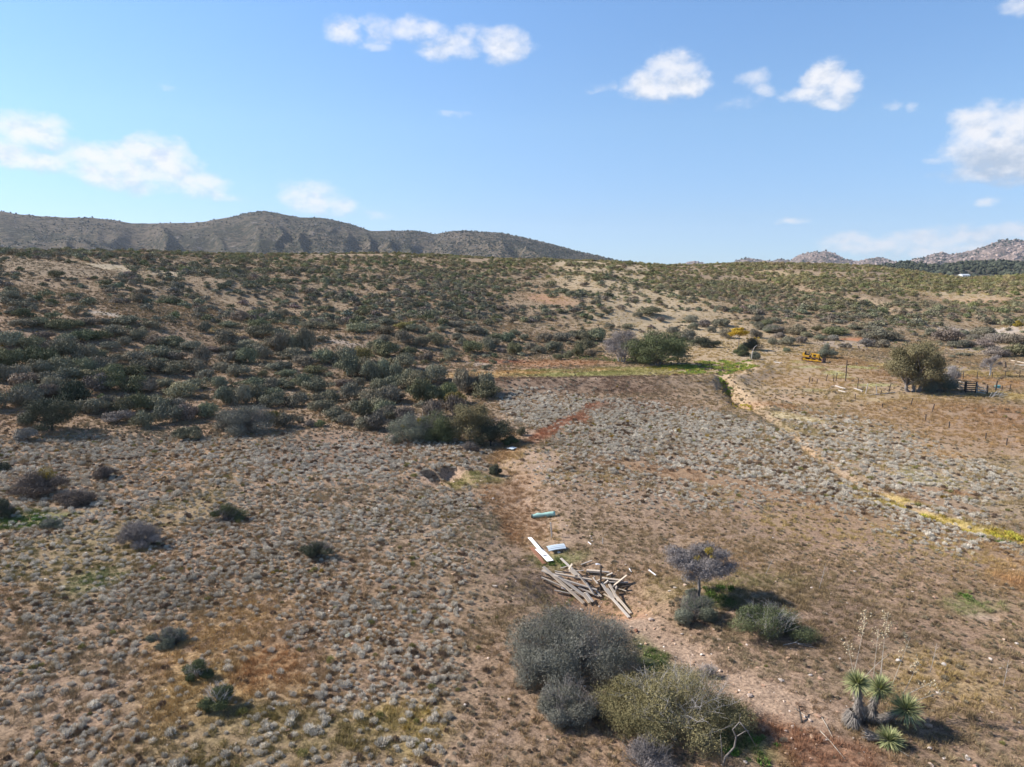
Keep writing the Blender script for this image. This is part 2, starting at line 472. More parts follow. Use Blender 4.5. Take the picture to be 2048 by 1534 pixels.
def unproj(u, v, hf=None, far=900.0):
    """first hit of the ray through photo pixel (u, v) with the ground"""
    hf = hf or base_h
    a, b, c = (float(q) for q in pix_dir(u, v))
    k = 1 / math.hypot(a, b); a, b, c = a * k, b * k, c * k
    rs = np.geomspace(8, far, 900)
    g = (CAMH + c * rs) - hf(a * rs, b * rs)
    i = np.argmax(g < 0)
    if g[i] >= 0: i = len(rs) - 1
    r0, r1 = rs[max(i - 1, 0)], rs[i]
    g0, g1 = g[max(i - 1, 0)], g[i]
    t = g0 / (g0 - g1) if g0 != g1 else 0
    r = r0 + (r1 - r0) * min(max(t, 0), 1)
    return np.array([a * r, b * r])


def line_w(pts): return [unproj(*p) for p in pts]


def dist_poly(x, y, pts):
    best = np.full(np.shape(x), 1e9)
    for (a, b) in zip(pts[:-1], pts[1:]):
        d = b - a; L2 = d @ d + 1e-9
        t = np.clip(((x - a[0]) * d[0] + (y - a[1]) * d[1]) / L2, 0, 1)
        best = np.minimum(best, np.hypot(x - a[0] - t * d[0], y - a[1] - t * d[1]))
    return best


CHANNEL = line_w([(1436, 752), (1462, 782), (1500, 812), (1560, 850), (1600, 885), (1640, 920), (1720, 966), (1850, 1022), (1960, 1060), (2048, 1084), (2200, 1130)])
WASH = line_w([(985, 885), (1000, 930), (1030, 985), (1052, 1050), (1085, 1110), (1130, 1150), (1190, 1188), (1270, 1228), (1330, 1290), (1420, 1340)])
DAM = line_w([(880, 776), (960, 778), (1080, 776), (1200, 774), (1320, 771), (1400, 768), (1428, 766)])
DAM_R = line_w([(1464, 766), (1500, 757), (1520, 746), (1508, 732)])
PIT = unproj(1180, 1178); PIT2 = unproj(1060, 822)
CUT1 = line_w([(858, 944), (872, 952), (888, 962)]); CUT2 = line_w([(880, 944), (898, 956), (912, 972)])
CUT3 = line_w([(900, 938), (918, 946), (930, 960)])
HOLE = unproj(985, 838)
TRACK1 = line_w([(-40, 1475), (130, 1418), (300, 1345), (450, 1270), (560, 1205), (700, 1130), (850, 1062), (960, 1022), (1040, 1000), (1090, 975)])
TRACK2 = line_w([(-40, 1440), (130, 1385), (290, 1315), (440, 1242), (550, 1180)])


def height(x, y):
    z = base_h(x, y)
    near = (np.hypot(x, y) < 150)
    if not np.any(near): return z
    x = np.asarray(x, float); y = np.asarray(y, float)
    wob = fbm(x / 2.2, y / 2.2, 2, 41) * 0.5
    d = dist_poly(x, y, CHANNEL) + wob * .8
    z = z - 0.30 * np.exp(-(d / 0.45) ** 2) - 0.08 * np.exp(-(d / 2.6) ** 2)
    d = dist_poly(x, y, CHANNEL[:3]) + wob
    z = z - 1.15 * np.exp(-(d / 1.2) ** 2)
    d = dist_poly(x, y, WASH) + wob
    z = z - 0.35 * np.exp(-(d / 2.2) ** 2)
    d = dist_poly(x, y, DAM) + wob * .5
    z = z + 1.25 * np.exp(-(d / 3.2) ** 2)
    d = dist_poly(x, y, DAM_R) + wob * .5
    z = z + 0.8 * np.exp(-(d / 2.2) ** 2)
    d = np.hypot((x - PIT[0]) / 1.5, (y - PIT[1])) + wob * .6
    z = z - 0.9 * np.exp(-(d / 2.0) ** 4)
    for c in (CUT1, CUT2, CUT3):
        d = dist_poly(x, y, c) + wob * .35
        z = z - 0.65 * np.exp(-(d / 0.62) ** 4)
    d = np.hypot((x - HOLE[0]) / 1.3, y - HOLE[1]) + wob * .3
    z = z - 1.2 * np.exp(-(d / 1.5) ** 4)
    for c in (TRACK1, TRACK2):
        d = dist_poly(x, y, c)
        z = z - 0.05 * np.exp(-(d / 0.3) ** 2)
    return z


def ground_pt(u, v):
    p = unproj(u, v, height)
    return Vector((p[0], p[1], float(height(p[0], p[1]))))


def gz(x, y): return float(height(np.array([x]), np.array([y]))[0])


# ---------------------------------------------------------------- ground cover zones (colours are the soil's and litter's own)
SOIL = (0.315, 0.222, 0.155); SAND = (0.42, 0.30, 0.215); ORANGE = (0.35, 0.215, 0.110); RED = (0.27, 0.140, 0.085)
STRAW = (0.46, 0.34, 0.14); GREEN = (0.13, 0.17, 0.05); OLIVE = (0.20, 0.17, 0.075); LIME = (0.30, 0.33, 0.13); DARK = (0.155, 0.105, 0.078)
GREYSOIL = (0.36, 0.29, 0.235); BRIGHT = (0.15, 0.28, 0.04); YEL = (0.50, 0.40, 0.06)
# (u, v, half width, half height, tilt, colour, strength, sage factor, grass amount, grass colour)
ZONES = [
    (440, 1300, 150, 80, 0, ORANGE, .7, .3, 1.0, (0.50, 0.34, 0.16)), (450, 1430, 130, 90, 0, STRAW, .7, .35, 1.0, (0.50, 0.35, 0.16)),
    (540, 1380, 60, 70, 0, ORANGE, .8, .3, 1.0, (0.46, 0.26, 0.12)), (760, 1480, 90, 60, 0, STRAW, .6, .5, .8, (0.46, 0.35, 0.13)), (560, 1500, 170, 60, 0, OLIVE, .6, .5, .8, (0.30, 0.24, 0.10)),
    (330, 1080, 90, 120, 0, OLIVE, .5, .6, .5, (0.32, 0.26, 0.11)), (320, 950, 50, 60, 0, ORANGE, .35, .7, .5, (0.40, 0.26, 0.12)), (100, 1130, 90, 60, 0, OLIVE, .4, .7, .4, (0.28, 0.24, 0.1)),
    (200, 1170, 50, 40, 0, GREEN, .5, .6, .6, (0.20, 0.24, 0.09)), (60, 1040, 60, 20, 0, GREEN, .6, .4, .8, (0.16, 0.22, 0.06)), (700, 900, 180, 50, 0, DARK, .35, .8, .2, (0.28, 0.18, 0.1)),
    (1015, 900, 35, 40, 0, ORANGE, .8, .05, .9, (0.40, 0.25, 0.12)), (965, 955, 45, 22, 0, OLIVE, .9, .0, 1.3, (0.32, 0.30, 0.11)), (1010, 985, 50, 28, 0, ORANGE, .8, .1, 1.0, (0.40, 0.23, 0.12)),
    (1035, 1045, 38, 45, 0, ORANGE, .9, .1, 1.0, (0.40, 0.22, 0.11)), (890, 960, 40, 12, 0, SAND, .9, .0, .0, SAND), (915, 938, 22, 7, 0, SAND, .9, .0, .0, SAND), (1075, 925, 70, 40, 0, SAND, .55, .5, .1, STRAW),
    (1100, 985, 90, 35, 0, SAND, .6, .45, .1, STRAW), (1090, 1060, 60, 50, 0, SAND, .5, .4, .2, STRAW), (1180, 1175, 80, 25, 0, (0.30, 0.18, 0.11), .7, .05, .2, GREEN), (1105, 1120, 40, 25, 0, OLIVE, .6, .2, 1.0, (0.28, 0.26, 0.10)),
    (1130, 1110, 60, 14, 0, GREEN, .5, .2, .8, (0.24, 0.26, 0.09)), (1270, 1200, 60, 25, 0, (0.46, 0.27, 0.17), .85, .0, .15, GREEN), (1300, 1245, 60, 30, 0, SAND, .95, .0, .0, SAND),
    (1370, 1310, 90, 45, 0, SAND, .9, .03, .0, SAND), (1450, 1370, 130, 45, 0, SAND, .8, .1, .05, SAND), (1590, 1400, 110, 50, 0, SAND, .7, .12, .1, SAND), (1690, 1420, 80, 40, 0, SAND, .4, .2, .2, RED),
    (1430, 1195, 60, 20, 0, GREEN, .8, .1, 1.4, (0.10, 0.16, 0.04)), (1300, 1310, 45, 45, 0, GREEN, .6, .1, 1.0, (0.12, 0.19, 0.05)), (1540, 1150, 150, 35, 0, OLIVE, .55, .3, .9, (0.34, 0.31, 0.14)),
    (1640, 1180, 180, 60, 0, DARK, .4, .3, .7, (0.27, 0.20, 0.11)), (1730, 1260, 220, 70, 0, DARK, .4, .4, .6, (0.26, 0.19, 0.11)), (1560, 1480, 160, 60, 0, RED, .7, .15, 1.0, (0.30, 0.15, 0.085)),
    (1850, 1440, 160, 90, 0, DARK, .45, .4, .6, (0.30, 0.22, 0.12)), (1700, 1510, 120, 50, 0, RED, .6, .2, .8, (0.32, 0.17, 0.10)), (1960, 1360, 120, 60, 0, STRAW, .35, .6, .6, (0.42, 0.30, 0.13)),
    (2000, 1243, 34, 9, .2, SAND, 1.2, .0, .0, SAND), (1990, 1215, 60, 30, 0, GREEN, .45, .3, .6, (0.24, 0.27, 0.11)), (2020, 1140, 60, 50, 0, ORANGE, .8, .1, 1.2, (0.48, 0.27, 0.13)),
    (1250, 1400, 160, 60, 0, OLIVE, .35, .1, .7, (0.33, 0.27, 0.14)), (1480, 1500, 70, 40, 0, GREEN, .5, .1, .9, (0.12, 0.17, 0.05)), (960, 1420, 90, 110, 0, SOIL, .4, .55, .4, (0.36, 0.25, 0.14)),
    (1170, 830, 45, 16, -.5, RED, .95, .1, 1.0, (0.42, 0.22, 0.13)), (1110, 850, 70, 13, -.4, RED, .9, .1, 1.0, (0.40, 0.19, 0.11)), (1200, 810, 40, 10, 0, RED, .8, .1, 1.0, (0.44, 0.19, 0.11)), (1050, 862, 22, 12, 0, SAND, .8, .1, .2, SAND),
    (1000, 775, 110, 14, 0, (0.25, 0.175, 0.125), .8, .45, .8, (0.24, 0.15, 0.10)), (1200, 777, 220, 16, 0, (0.25, 0.175, 0.125), .85, .45, .8, (0.24, 0.16, 0.11)), (1380, 785, 100, 20, 0, (0.25, 0.175, 0.125), .7, .5, .7, (0.24, 0.17, 0.12)),
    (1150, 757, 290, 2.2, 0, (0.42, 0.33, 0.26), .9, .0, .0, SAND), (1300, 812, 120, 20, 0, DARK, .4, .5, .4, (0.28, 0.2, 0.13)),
    (960, 748, 90, 8, 0, (0.46, 0.31, 0.15), 1, .0, .8, (0.55, 0.38, 0.18)), (1060, 742, 90, 6, 0, (0.46, 0.28, 0.12), .9, .0, .8, (0.52, 0.33, 0.14)), (1120, 726, 120, 9, 0, (0.36, 0.2, 0.11), .8, .1, .6, (0.42, 0.24, 0.12)),
    (1180, 748, 170, 5, 0, (0.30, 0.27, 0.11), 1, .0, .9, (0.36, 0.34, 0.13)), (1100, 740, 70, 3, 0, OLIVE, .7, .0, .9, (0.28, 0.26, 0.09)), (1290, 743, 120, 7, 0, (0.27, 0.24, 0.09), .9, .0, .9, (0.34, 0.32, 0.11)), (1200, 741, 50, 3, 0, (0.5, 0.33, 0.16), .9, .0, .5, STRAW),
    (1420, 722, 60, 10, 0, ORANGE, .7, .05, .6, (0.36, 0.2, 0.11)), (1400, 705, 50, 12, 0, ORANGE, .9, .05, .8, (0.42, 0.2, 0.11)), (1500, 735, 22, 10, 0, SAND, 1, .0, .0, SAND), (1478, 760, 20, 13, 0, SAND, 1, .0, .0, SAND), (1515, 748, 18, 14, 0, (0.42, 0.29, 0.2), .9, .0, .1, RED),
    (1610, 725, 110, 16, 0, (0.29, 0.15, 0.095), .9, .05, .9, (0.32, 0.16, 0.10)), (1700, 748, 170, 24, 0, (0.25, 0.135, 0.085), .95, .1, .9, (0.28, 0.15, 0.09)), (1600, 765, 100, 18, 0, (0.32, 0.15, 0.09), .85, .1, .8, (0.34, 0.17, 0.10)),
    (1620, 735, 28, 3.4, 0, LIME, 1, .0, 1, (0.42, 0.44, 0.18)), (1670, 747, 22, 4, 0, LIME, 1.1, .0, 1, (0.46, 0.48, 0.2)), (1710, 735, 30, 3, 0, LIME, .9, .0, 1, (0.42, 0.44, 0.18)), (1740, 769, 45, 4, 0, LIME, 1, .0, 1, (0.42, 0.44, 0.18)),
    (1690, 754, 28, 2.5, 0, LIME, .9, .0, 1, (0.42, 0.44, 0.18)), (1590, 724, 14, 3, 0, LIME, .7, .0, 1, (0.42, 0.44, 0.18)), (1750, 730, 24, 4, 0, STRAW, .7, .0, .6, STRAW), (1755, 801, 30, 4, 0, (0.48, 0.4, 0.18), .9, .0, .8, (0.5, 0.42, 0.18)), (1640, 783, 24, 4, 0, GREEN, .7, .0, 1, (0.3, 0.32, 0.12)),
    (1880, 735, 60, 14, 0, GREYSOIL, .8, .5, .3, STRAW), (1980, 765, 90, 10, 0, (0.36, 0.21, 0.11), .8, .1, .7, (0.42, 0.26, 0.12)), (1960, 748, 90, 6, 0, (0.36, 0.24, 0.12), .8, .1, .7, (0.40, 0.3, 0.12)), (2020, 790, 50, 6, 0, (0.5, 0.4, 0.2), .8, .0, .7, STRAW),
    (1850, 800, 190, 14, 0, (0.27, 0.18, 0.10), .8, .1, .8, (0.28, 0.2, 0.10)), (1890, 835, 230, 36, 0, (0.27, 0.14, 0.09), .9, .3, 1.0, (0.32, 0.16, 0.10)), (1980, 880, 130, 28, 0, (0.28, 0.145, 0.09), .8, .4, .8, (0.32, 0.17, 0.10)), (1600, 800, 60, 14, 0, (0.40, 0.25, 0.18), .6, .4, .3, RED),
    (1550, 825, 45, 8, .3, (0.50, 0.42, 0.26), 1, .0, .9, (0.52, 0.42, 0.24)), (1480, 806, 22, 4, .2, RED, .8, .0, .4, RED), (1545, 808, 40, 7, .35, RED, .8, .05, .7, (0.36, 0.18, 0.11)), (1590, 855, 40, 18, .5, OLIVE, .6, .3, .8, (0.3, 0.25, 0.13)),
    (1840, 955, 120, 30, .2, GREYSOIL, .6, .8, .3, STRAW), (1890, 965, 50, 30, 0, GREEN, .35, .8, .5, (0.36, 0.36, 0.15)), (1930, 985, 60, 8, .1, RED, .6, .4, .6, (0.42, 0.2, 0.12)), (1860, 1000, 80, 12, .2, (0.3, 0.18, 0.12), .6, .4, .5, (0.34, 0.2, 0.13)), (1880, 900, 60, 14, 0, (0.44, 0.27, 0.16), .6, .4, .8, (0.48, 0.28, 0.15)),
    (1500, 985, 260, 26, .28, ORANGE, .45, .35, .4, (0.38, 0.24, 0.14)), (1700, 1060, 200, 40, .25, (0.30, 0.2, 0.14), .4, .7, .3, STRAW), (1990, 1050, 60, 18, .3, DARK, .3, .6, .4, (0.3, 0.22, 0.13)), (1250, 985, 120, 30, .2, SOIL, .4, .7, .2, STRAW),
    (1760, 985, 60, 7, .4, (0.48, 0.35, 0.14), .9, .1, 1.0, (0.52, 0.40, 0.12)), (1860, 1025, 70, 8, .35, (0.50, 0.38, 0.13), 1, .0, 1.0, (0.56, 0.44, 0.10)), (1960, 1057, 70, 9, .3, (0.50, 0.38, 0.13), 1, .0, 1.0, (0.56, 0.44, 0.10)),
    (1240, 1010, 200, 40, .1, SOIL, .5, .55, .3, (0.36, 0.26, 0.15)),
    (2000, 700, 90, 8, 0, GREYSOIL, .9, .5, .2, STRAW), (1960, 665, 90, 6, 0, (0.44, 0.37, 0.31), 1.0, .2, .1, STRAW), (1710, 678, 30, 4, 0, (0.42, 0.2, 0.11), 1, .1, .5, (0.44, 0.22, 0.12)), (1690, 690, 60, 8, 0, GREYSOIL, .8, .9, .1, STRAW),
    (1000, 722, 60, 5, 0, RED, .7, .1, .6, (0.42, 0.2, 0.12)), (960, 728, 34, 4, 0, GREYSOIL, .8, .9, .1, STRAW), (700, 690, 60, 6, .15, GREYSOIL, .8, .9, .1, STRAW), (1100, 600, 60, 12, .1, (0.38, 0.22, 0.14), .9, .1, .3, STRAW), (450, 663, 50, 5, 0, STRAW, .6, .2, .6, (0.4, 0.3, 0.13)),
    (200, 625, 40, 4, 0, (0.46, 0.40, 0.33), .7, .4, .1, STRAW), (220, 535, 50, 5, 0, (0.5, 0.42, 0.3), .7, .4, .1, STRAW), (340, 545, 40, 4, 0, (0.5, 0.42, 0.3), .7, .4, .1, STRAW), (1200, 528, 120, 6, 0, (0.48, 0.38, 0.25), .7, .3, .2, STRAW),
    (1550, 550, 60, 10, 0, (0.48, 0.37, 0.21), .6, .2, .4, STRAW), (1800, 570, 80, 8, 0, (0.46, 0.36, 0.24), .6, .2, .4, STRAW), (1930, 603, 60, 5, 0, (0.42, 0.26, 0.17), .8, .2, .2, STRAW), (1930, 590, 60, 8, 0, (0.48, 0.38, 0.25), .5, .2, .4, STRAW),
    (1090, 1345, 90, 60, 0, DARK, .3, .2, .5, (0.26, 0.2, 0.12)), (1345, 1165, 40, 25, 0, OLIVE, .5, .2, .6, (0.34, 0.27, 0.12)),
    (1060, 1010, 60, 90, 0, (0.33, 0.2, 0.12), .6, .35, .7, (0.38, 0.24, 0.13)), (1250, 1090, 140, 40, 0, SOIL, .4, .6, .5, (0.34, 0.26, 0.15)),
]


def prep_zones():
    out = []
    for (u, v, ru, rv, tl, c, s, sf, g, gc) in ZONES:
        p = unproj(u, v); r = math.hypot(*p)
        a = unproj(u, v - rv); b = unproj(u, v + rv)
        ry = max(0.4, (math.hypot(*a) - math.hypot(*b)) / 2); rx = ru * math.hypot(r, CAMH) / F
        cen = (a + b) / 2 if rv > 8 else p
        s = s * .62 if (g >= .5 and rv > 9) else s
        out.append((cen, rx, ry, tl * (ry * ru / max(rv, 1)) / max(rx, .1) if False else tl * ry / max(rv, 1) * F / math.hypot(r, CAMH), c, s, sf, g, gc))
    return out


ZP = prep_zones()


def zone_fields(x, y):
    """colour, sage factor, grass amount, grass colour at world points"""
    wx = x + fbm(x / 3.1, y / 3.1, 3, 61) * 1.5 + fbm(x / 12, y / 12, 2, 65) * 2.2
    wy = y + fbm(x / 3.1 + 9, y / 3.1, 3, 62) * 1.5 + fbm(x / 12, y / 12 + 7, 2, 66) * 2.2
    nb = fbm(x / 6, y / 6, 3, 63)[..., None]; nc = fbm(x / 23, y / 23, 3, 64)[..., None]
    col = np.array(SOIL) * (1 + 0.10 * nb) + np.array((0.02, -0.012, -0.02)) * nc
    r = np.hypot(x, y)
    # hillsides: paler stony soil
    hs = smooth(110, 170, r)[..., None] * 0.5
    col = col * (1 - hs) + np.array((0.30, 0.23, 0.15)) * hs * (1 + 0.15 * nb)
    col = np.where(nc > .28, col * (1 - (nc - .28) * .5) + np.array(ORANGE) * (nc - .28) * .5, col)
    sage = np.ones(np.shape(x)); grass = np.full(np.shape(x), 0.55)
    gcol = np.array((0.34, 0.25, 0.14)) + np.zeros(np.shape(x) + (3,))
    gcol = gcol + np.array((0.05, 0.0, -0.02)) * fbm(x / 9, y / 9, 3, 68)[..., None]
    for (p, rx, ry, sh, c, s, sf, g, gc) in ZP:
        ex = rx * 1.7 + 3; ey = ry * 1.7 + 3
        m = (np.abs(x - p[0]) < ex) & (np.abs(y - p[1]) < ey + abs(sh) * ex)
        if not m.any(): continue
        k = min(1.0, ry / 2.5)
        X = (x[m] + (wx[m] - x[m]) * min(1, rx / 2.5) - p[0]) / rx
        Y = (y[m] + (wy[m] - y[m]) * k - p[1])
        # tilt follows the run of the patch on the ground (photo rows drop as y falls)
        Y = (Y + sh * 1.0 * (x[m] - p[0])) / ry
        w = 1 - smooth(0.45, 1.25, np.sqrt(X * X + Y * Y))
        w1 = np.clip(w * s, 0, 1)[..., None]
        col[m] = col[m] * (1 - w1) + np.array(c) * w1
        sage[m] *= (1 - w * (1 - sf)); grass[m] = grass[m] * (1 - w) + g * w
        gcol[m] = gcol[m] * (1 - w[..., None]) + np.array(gc) * w[..., None]
    # bare beds of channel, wash and wheel tracks
    d = dist_poly(x, y, CHANNEL) + fbm(x / 2, y / 2, 2, 70) * .5
    w = np.exp(-(d / 0.20) ** 2) * (.40 + .45 * smooth(-.2, .3, fbm(x / 4, y / 4, 2, 79)))
    col = col * (1 - w[..., None] * .8) + np.array((0.40, 0.27, 0.16)) * w[..., None] * .8; sage = sage * (1 - w)
    for c in (TRACK1, TRACK2):
        d = np.abs(dist_poly(x, y, c) + fbm(x / 2.5, y / 2.5, 2, 71) * .2)
        w = np.exp(-(d / 0.32) ** 2) * .75
        col = col * (1 - w[..., None] * .6) + np.array(SAND) * w[..., None] * .6; sage = sage * (1 - w)
    d = dist_poly(x, y, WASH) + fbm(x / 2, y / 2, 2, 72) * .7
    w = np.exp(-(d / 1.1) ** 2)
    sage = sage * (1 - .9 * w)
    return np.clip(col, 0.01, 1), sage, grass, gcol


# ---------------------------------------------------------------- ground sheet
def build_ground():
    fine = np.linspace(-50, 50, 680); side = np.linspace(50, 310, 70)[1:-1]
    th = np.radians(np.concatenate([fine, side]))
    rr = np.concatenate([np.array([0.01, 3, 6, 9, 12]), np.geomspace(14, 520, 640), np.geomspace(540, 9000, 60)])
    T, R = np.meshgrid(th, rr)
    X = R * np.sin(T); Y = R * np.cos(T)
    Z = height(X, Y)
    # small-scale relief: hummocks between tufts
    k = np.clip(1 - R / 260, 0, 1)
    Z = Z + fbm(X / 0.6, Y / 0.6, 3, 91) * 0.035 * k + fbm(X / 0.3, Y / 0.3, 2, 95) * 0.035 * np.clip(1 - R / 80, 0, 1)
    nr, na = R.shape
    col, sage, grass, gcol = zone_fields(X.ravel(), Y.ravel())
    r = R.ravel(); x = X.ravel(); y = Y.ravel()
    far = smooth(560, 800, r)[:, None]
    col = col * (1 - far) + np.array((0.14, 0.115, 0.085)) * far
    # litter and twigs darken the soil unevenly where plants grow thick
    g = fbm(x / 0.5, y / 0.5, 3, 97)[:, None]
    col = col * (1 + 0.16 * g)
    lit = (np.clip(grass, 0, 1) * smooth(-.35, .3, fbm(x / .8, y / .8, 3, 98)))[:, None] * .5
    col = col * (1 - lit) + gcol * 0.8 * lit
    verts = np.stack([X, Y, Z], -1).reshape(-1, 3)
    cv = np.array([[0, 0, gz(0, 0)]])
    i = np.arange(nr - 1)[:, None] * na; j = np.arange(na)[None, :]; j2 = (j + 1) % na
    q = np.stack([i + j, i + j2, i + na + j2, i + na + j], -1).reshape(-1, 4)[:, ::-1]
    me = np_mesh('ground', verts, q, True, colors={'soil': np.clip(col, .01, 1)})
    m, t, b = new_mat('dry_rangeland_soil')
    at = t.nodes.new('ShaderNodeAttribute'); at.attribute_name = 'soil'
    tc = t.nodes.new('ShaderNodeTexCoord')
    n1 = noise_node(t, 7.0, 10, 0.8, vec=tc.outputs['Object']); n2 = noise_node(t, 0.35, 6, 0.6, vec=tc.outputs['Object'])
    vor = t.nodes.new('ShaderNodeTexVoronoi'); vor.inputs['Scale'].default_value = 9.0; t.links.new(tc.outputs['Object'], vor.inputs['Vector'])
    f1 = mth(t, 'MAXIMUM', mth(t, 'MULTIPLY_ADD', n1, 4.6, -1.32), 0.35); f2 = mth(t, 'MULTIPLY_ADD', n2, 0.5, 0.75); f = mth(t, 'MULTIPLY', f1, f2)
    cc = t.nodes.new('ShaderNodeVectorMath'); cc.operation = 'SCALE'; t.links.new(at.outputs['Color'], cc.inputs[0]); t.links.new(f, cc.inputs['Scale'])
    # scattered pebbles
    pe = t.nodes.new('ShaderNodeMapRange'); t.links.new(vor.outputs['Distance'], pe.inputs[0]); pe.inputs[1].default_value = 0.22; pe.inputs[2].default_value = 0.12
    sel = t.nodes.new('ShaderNodeMapRange'); t.links.new(vor.outputs['Color'], sel.inputs[0]); sel.inputs[1].default_value = 0.72; sel.inputs[2].default_value = 0.8
    pf = mth(t, 'MULTIPLY', pe.outputs[0], sel.outputs[0]); pf = mth(t, 'MULTIPLY', pf, 0.7)
    c2 = mixc(t, pf, cc.outputs[0], (0.55, 0.42, 0.34))
    t.links.new(c2, b.inputs['Base Color']); b.inputs['Roughness'].default_value = 0.95; b.inputs['Specular IOR Level'].default_value = 0.1
    bp = t.nodes.new('ShaderNodeBump'); bp.inputs['Strength'].default_value = 0.9; bp.inputs['Distance'].default_value = 0.10
    hh = mth(t, 'MULTIPLY_ADD', pf, 0.4, n1); t.links.new(hh, bp.inputs['Height']); t.links.new(bp.outputs[0], b.inputs['Normal'])
    o = link('ground', me, m); tag(o, 'dry rangeland of pinkish tan soil with rolling hills', None, kind='structure')
    return o


build_ground()

# ---------------------------------------------------------------- mountains
def mountain_mat(name, soil, shrub, rock, s_shrub, s_rock, rock_lo, shrub_lo, bump=6.0):
    m, t, b = new_mat(name)
    tc = t.nodes.new('ShaderNodeTexCoord'); v = tc.outputs['Object']
    n1 = noise_node(t, s_shrub, 8, 0.7, vec=v); n2 = noise_node(t, s_rock, 6, 0.7, vec=v); n3 = noise_node(t, 0.0035, 4, 0.6, vec=v)
    vor = t.nodes.new('ShaderNodeTexVoronoi'); vor.inputs['Scale'].default_value = s_rock * 2.4; t.links.new(v, vor.inputs['Vector'])
    fs = t.nodes.new('ShaderNodeMapRange'); a = mth(t, 'MULTIPLY_ADD', n3, 0.5, n1); t.links.new(a, fs.inputs[0]); fs.inputs[1].default_value = shrub_lo; fs.inputs[2].default_value = shrub_lo + 0.10
    fr = t.nodes.new('ShaderNodeMapRange'); t.links.new(n2, fr.inputs[0]); fr.inputs[1].default_value = rock_lo; fr.inputs[2].default_value = rock_lo + 0.10
    c = mixc(t, fs.outputs[0], soil, shrub)
    rc = mixc(t, vor.outputs['Distance'], rock, tuple(q * .45 for q in rock))
    c = mixc(t, fr.outputs[0], c, rc)
    t.links.new(c, b.inputs['Base Color']); b.inputs['Roughness'].default_value = 1; b.inputs['Specular IOR Level'].default_value = 0.05
    bp = t.nodes.new('ShaderNodeBump'); bp.inputs['Strength'].default_value = 1.0; bp.inputs['Distance'].default_value = bump
    h = mth(t, 'MULTIPLY_ADD', n2, 1.0, n1); t.links.new(h, bp.inputs['Height']); t.links.new(bp.outputs[0], b.inputs['Normal'])
    return m


def build_mountain(name, prof, R0, depth, mat, seed, spur, spur_w, rough, na=520, nr=90, base=-14.0, label=None):
    us = np.array([p[0] for p in prof], float); vs = np.array([p[1] for p in prof], float)
    a, b, c = pix_dir(us, vs)
    th0 = np.arctan2(a, b); zc = CAMH + R0 * c / np.hypot(a, b)
    th = np.linspace(th0[0], th0[-1], na)
    crest = np.interp(th, th0, zc)
    t = np.linspace(-0.35, 1, nr)                       # t<0 behind the crest
    TT, TH = np.meshgrid(t, th, indexing='ij')
    R = R0 - TT * depth
    X = R * np.sin(TH); Y = R * np.cos(TH)
    s = TH * R0
    tp = np.clip(TT, 0, 1)
    warp = fbm(s / (spur_w * 1.7), TT * 1.4 + 4, 3, seed + 3) * 0.9
    rid = 1 - np.abs(2 * ((vnoise(s / spur_w + warp, TT * 1.2 + 3, seed) ) - 0.5)) * 1.6
    rid2 = 1 - np.abs(fbm(s / (spur_w * .38) + warp, TT * 3.1, 2, seed + 9)) * 2.2
    amp = smooth(0, .35, tp) * (1 - smooth(.75, 1.0, tp) * .4)
    H = (crest - base)[None, :]
    Z = base + H * (1 - tp) ** 1.15 + spur * amp * (rid - .75) + spur * .38 * amp * (rid2 - .6)
    Z = Z + rough * fbm(s / 60, R / 60, 4, seed + 5, .6) * (0.35 + amp)
    Z = np.where(TT < 0, base + H * (1 - np.abs(TT) / .35) ** 1.0 + rough * .35 * fbm(s / 60, R / 60, 4, seed + 5, .6), Z)
    edge = np.minimum(smooth(0, 0.012, (TH - th[0])), smooth(0, 0.012, (th[-1] - TH)))
    Z = (base - 3) + (Z - base + 3) * np.where(name == 'x', 1, edge)
    V = np.stack([X, Y, Z], -1).reshape(-1, 3)
    i = np.arange(nr - 1)[:, None] * na; j = np.arange(na - 1)[None, :]
    q = np.stack([i + j, i + j + 1, i + na + j + 1, i + na + j], -1).reshape(-1, 4)
    me = np_mesh(name, V, q, True)
    o = link(name, me, mat); tag(o, label, None, kind='structure')
    return V.reshape(nr, na, 3), t


LEFT_PROF = [(-900, 440), (-600, 425), (-300, 430), (0, 421), (40, 428), (100, 433), (180, 434), (230, 440), (262, 446), (300, 446), (380, 445), (420, 440), (470, 432), (500, 424), (530, 421), (560, 426),
             (600, 434), (640, 434), (700, 447), (740, 461), (820, 461), (850, 463), (870, 468), (900, 462), (930, 460), (960, 463), (1000, 465), (1050, 475), (1100, 487), (1150, 500), (1200, 512), (1240, 521), (1290, 532), (1400, 545)]
RIGHT_PROF = [(1335, 536), (1362, 531), (1376, 524), (1390, 522), (1404, 526), (1412, 530), (1440, 540), (1475, 521), (1495, 515), (1515, 519), (1530, 522), (1545, 521), (1560, 517), (1580, 521), (1600, 508), (1625, 503), (1650, 502), (1668, 506), (1690, 518),
              (1715, 523), (1738, 517), (1758, 514), (1780, 520), (1806, 528), (1830, 519), (1850, 514), (1868, 507), (1885, 505), (1900, 509), (1940, 502), (1965, 494), (1985, 486), (2008, 479), (2050, 480), (2120, 470), (2300, 480), (2700, 500)]
FOREST_PROF = [(1560, 560), (1700, 542), (1760, 533), (1812, 525), (1850, 531), (1880, 533), (1925, 527), (1980, 525), (2060, 526), (2300, 520), (2800, 530)]
mm1 = mountain_mat('dry_mountain_slope', (0.165, 0.132, 0.096), (0.055, 0.056, 0.038), (0.34, 0.29, 0.255), 0.06, 0.03, 0.57, 0.68, 10)
mm2 = mountain_mat('granite_boulder_slope', (0.17, 0.13, 0.11), (0.06, 0.065, 0.055), (0.34, 0.26, 0.22), 0.02, 0.018, 0.46, 0.76, 14)
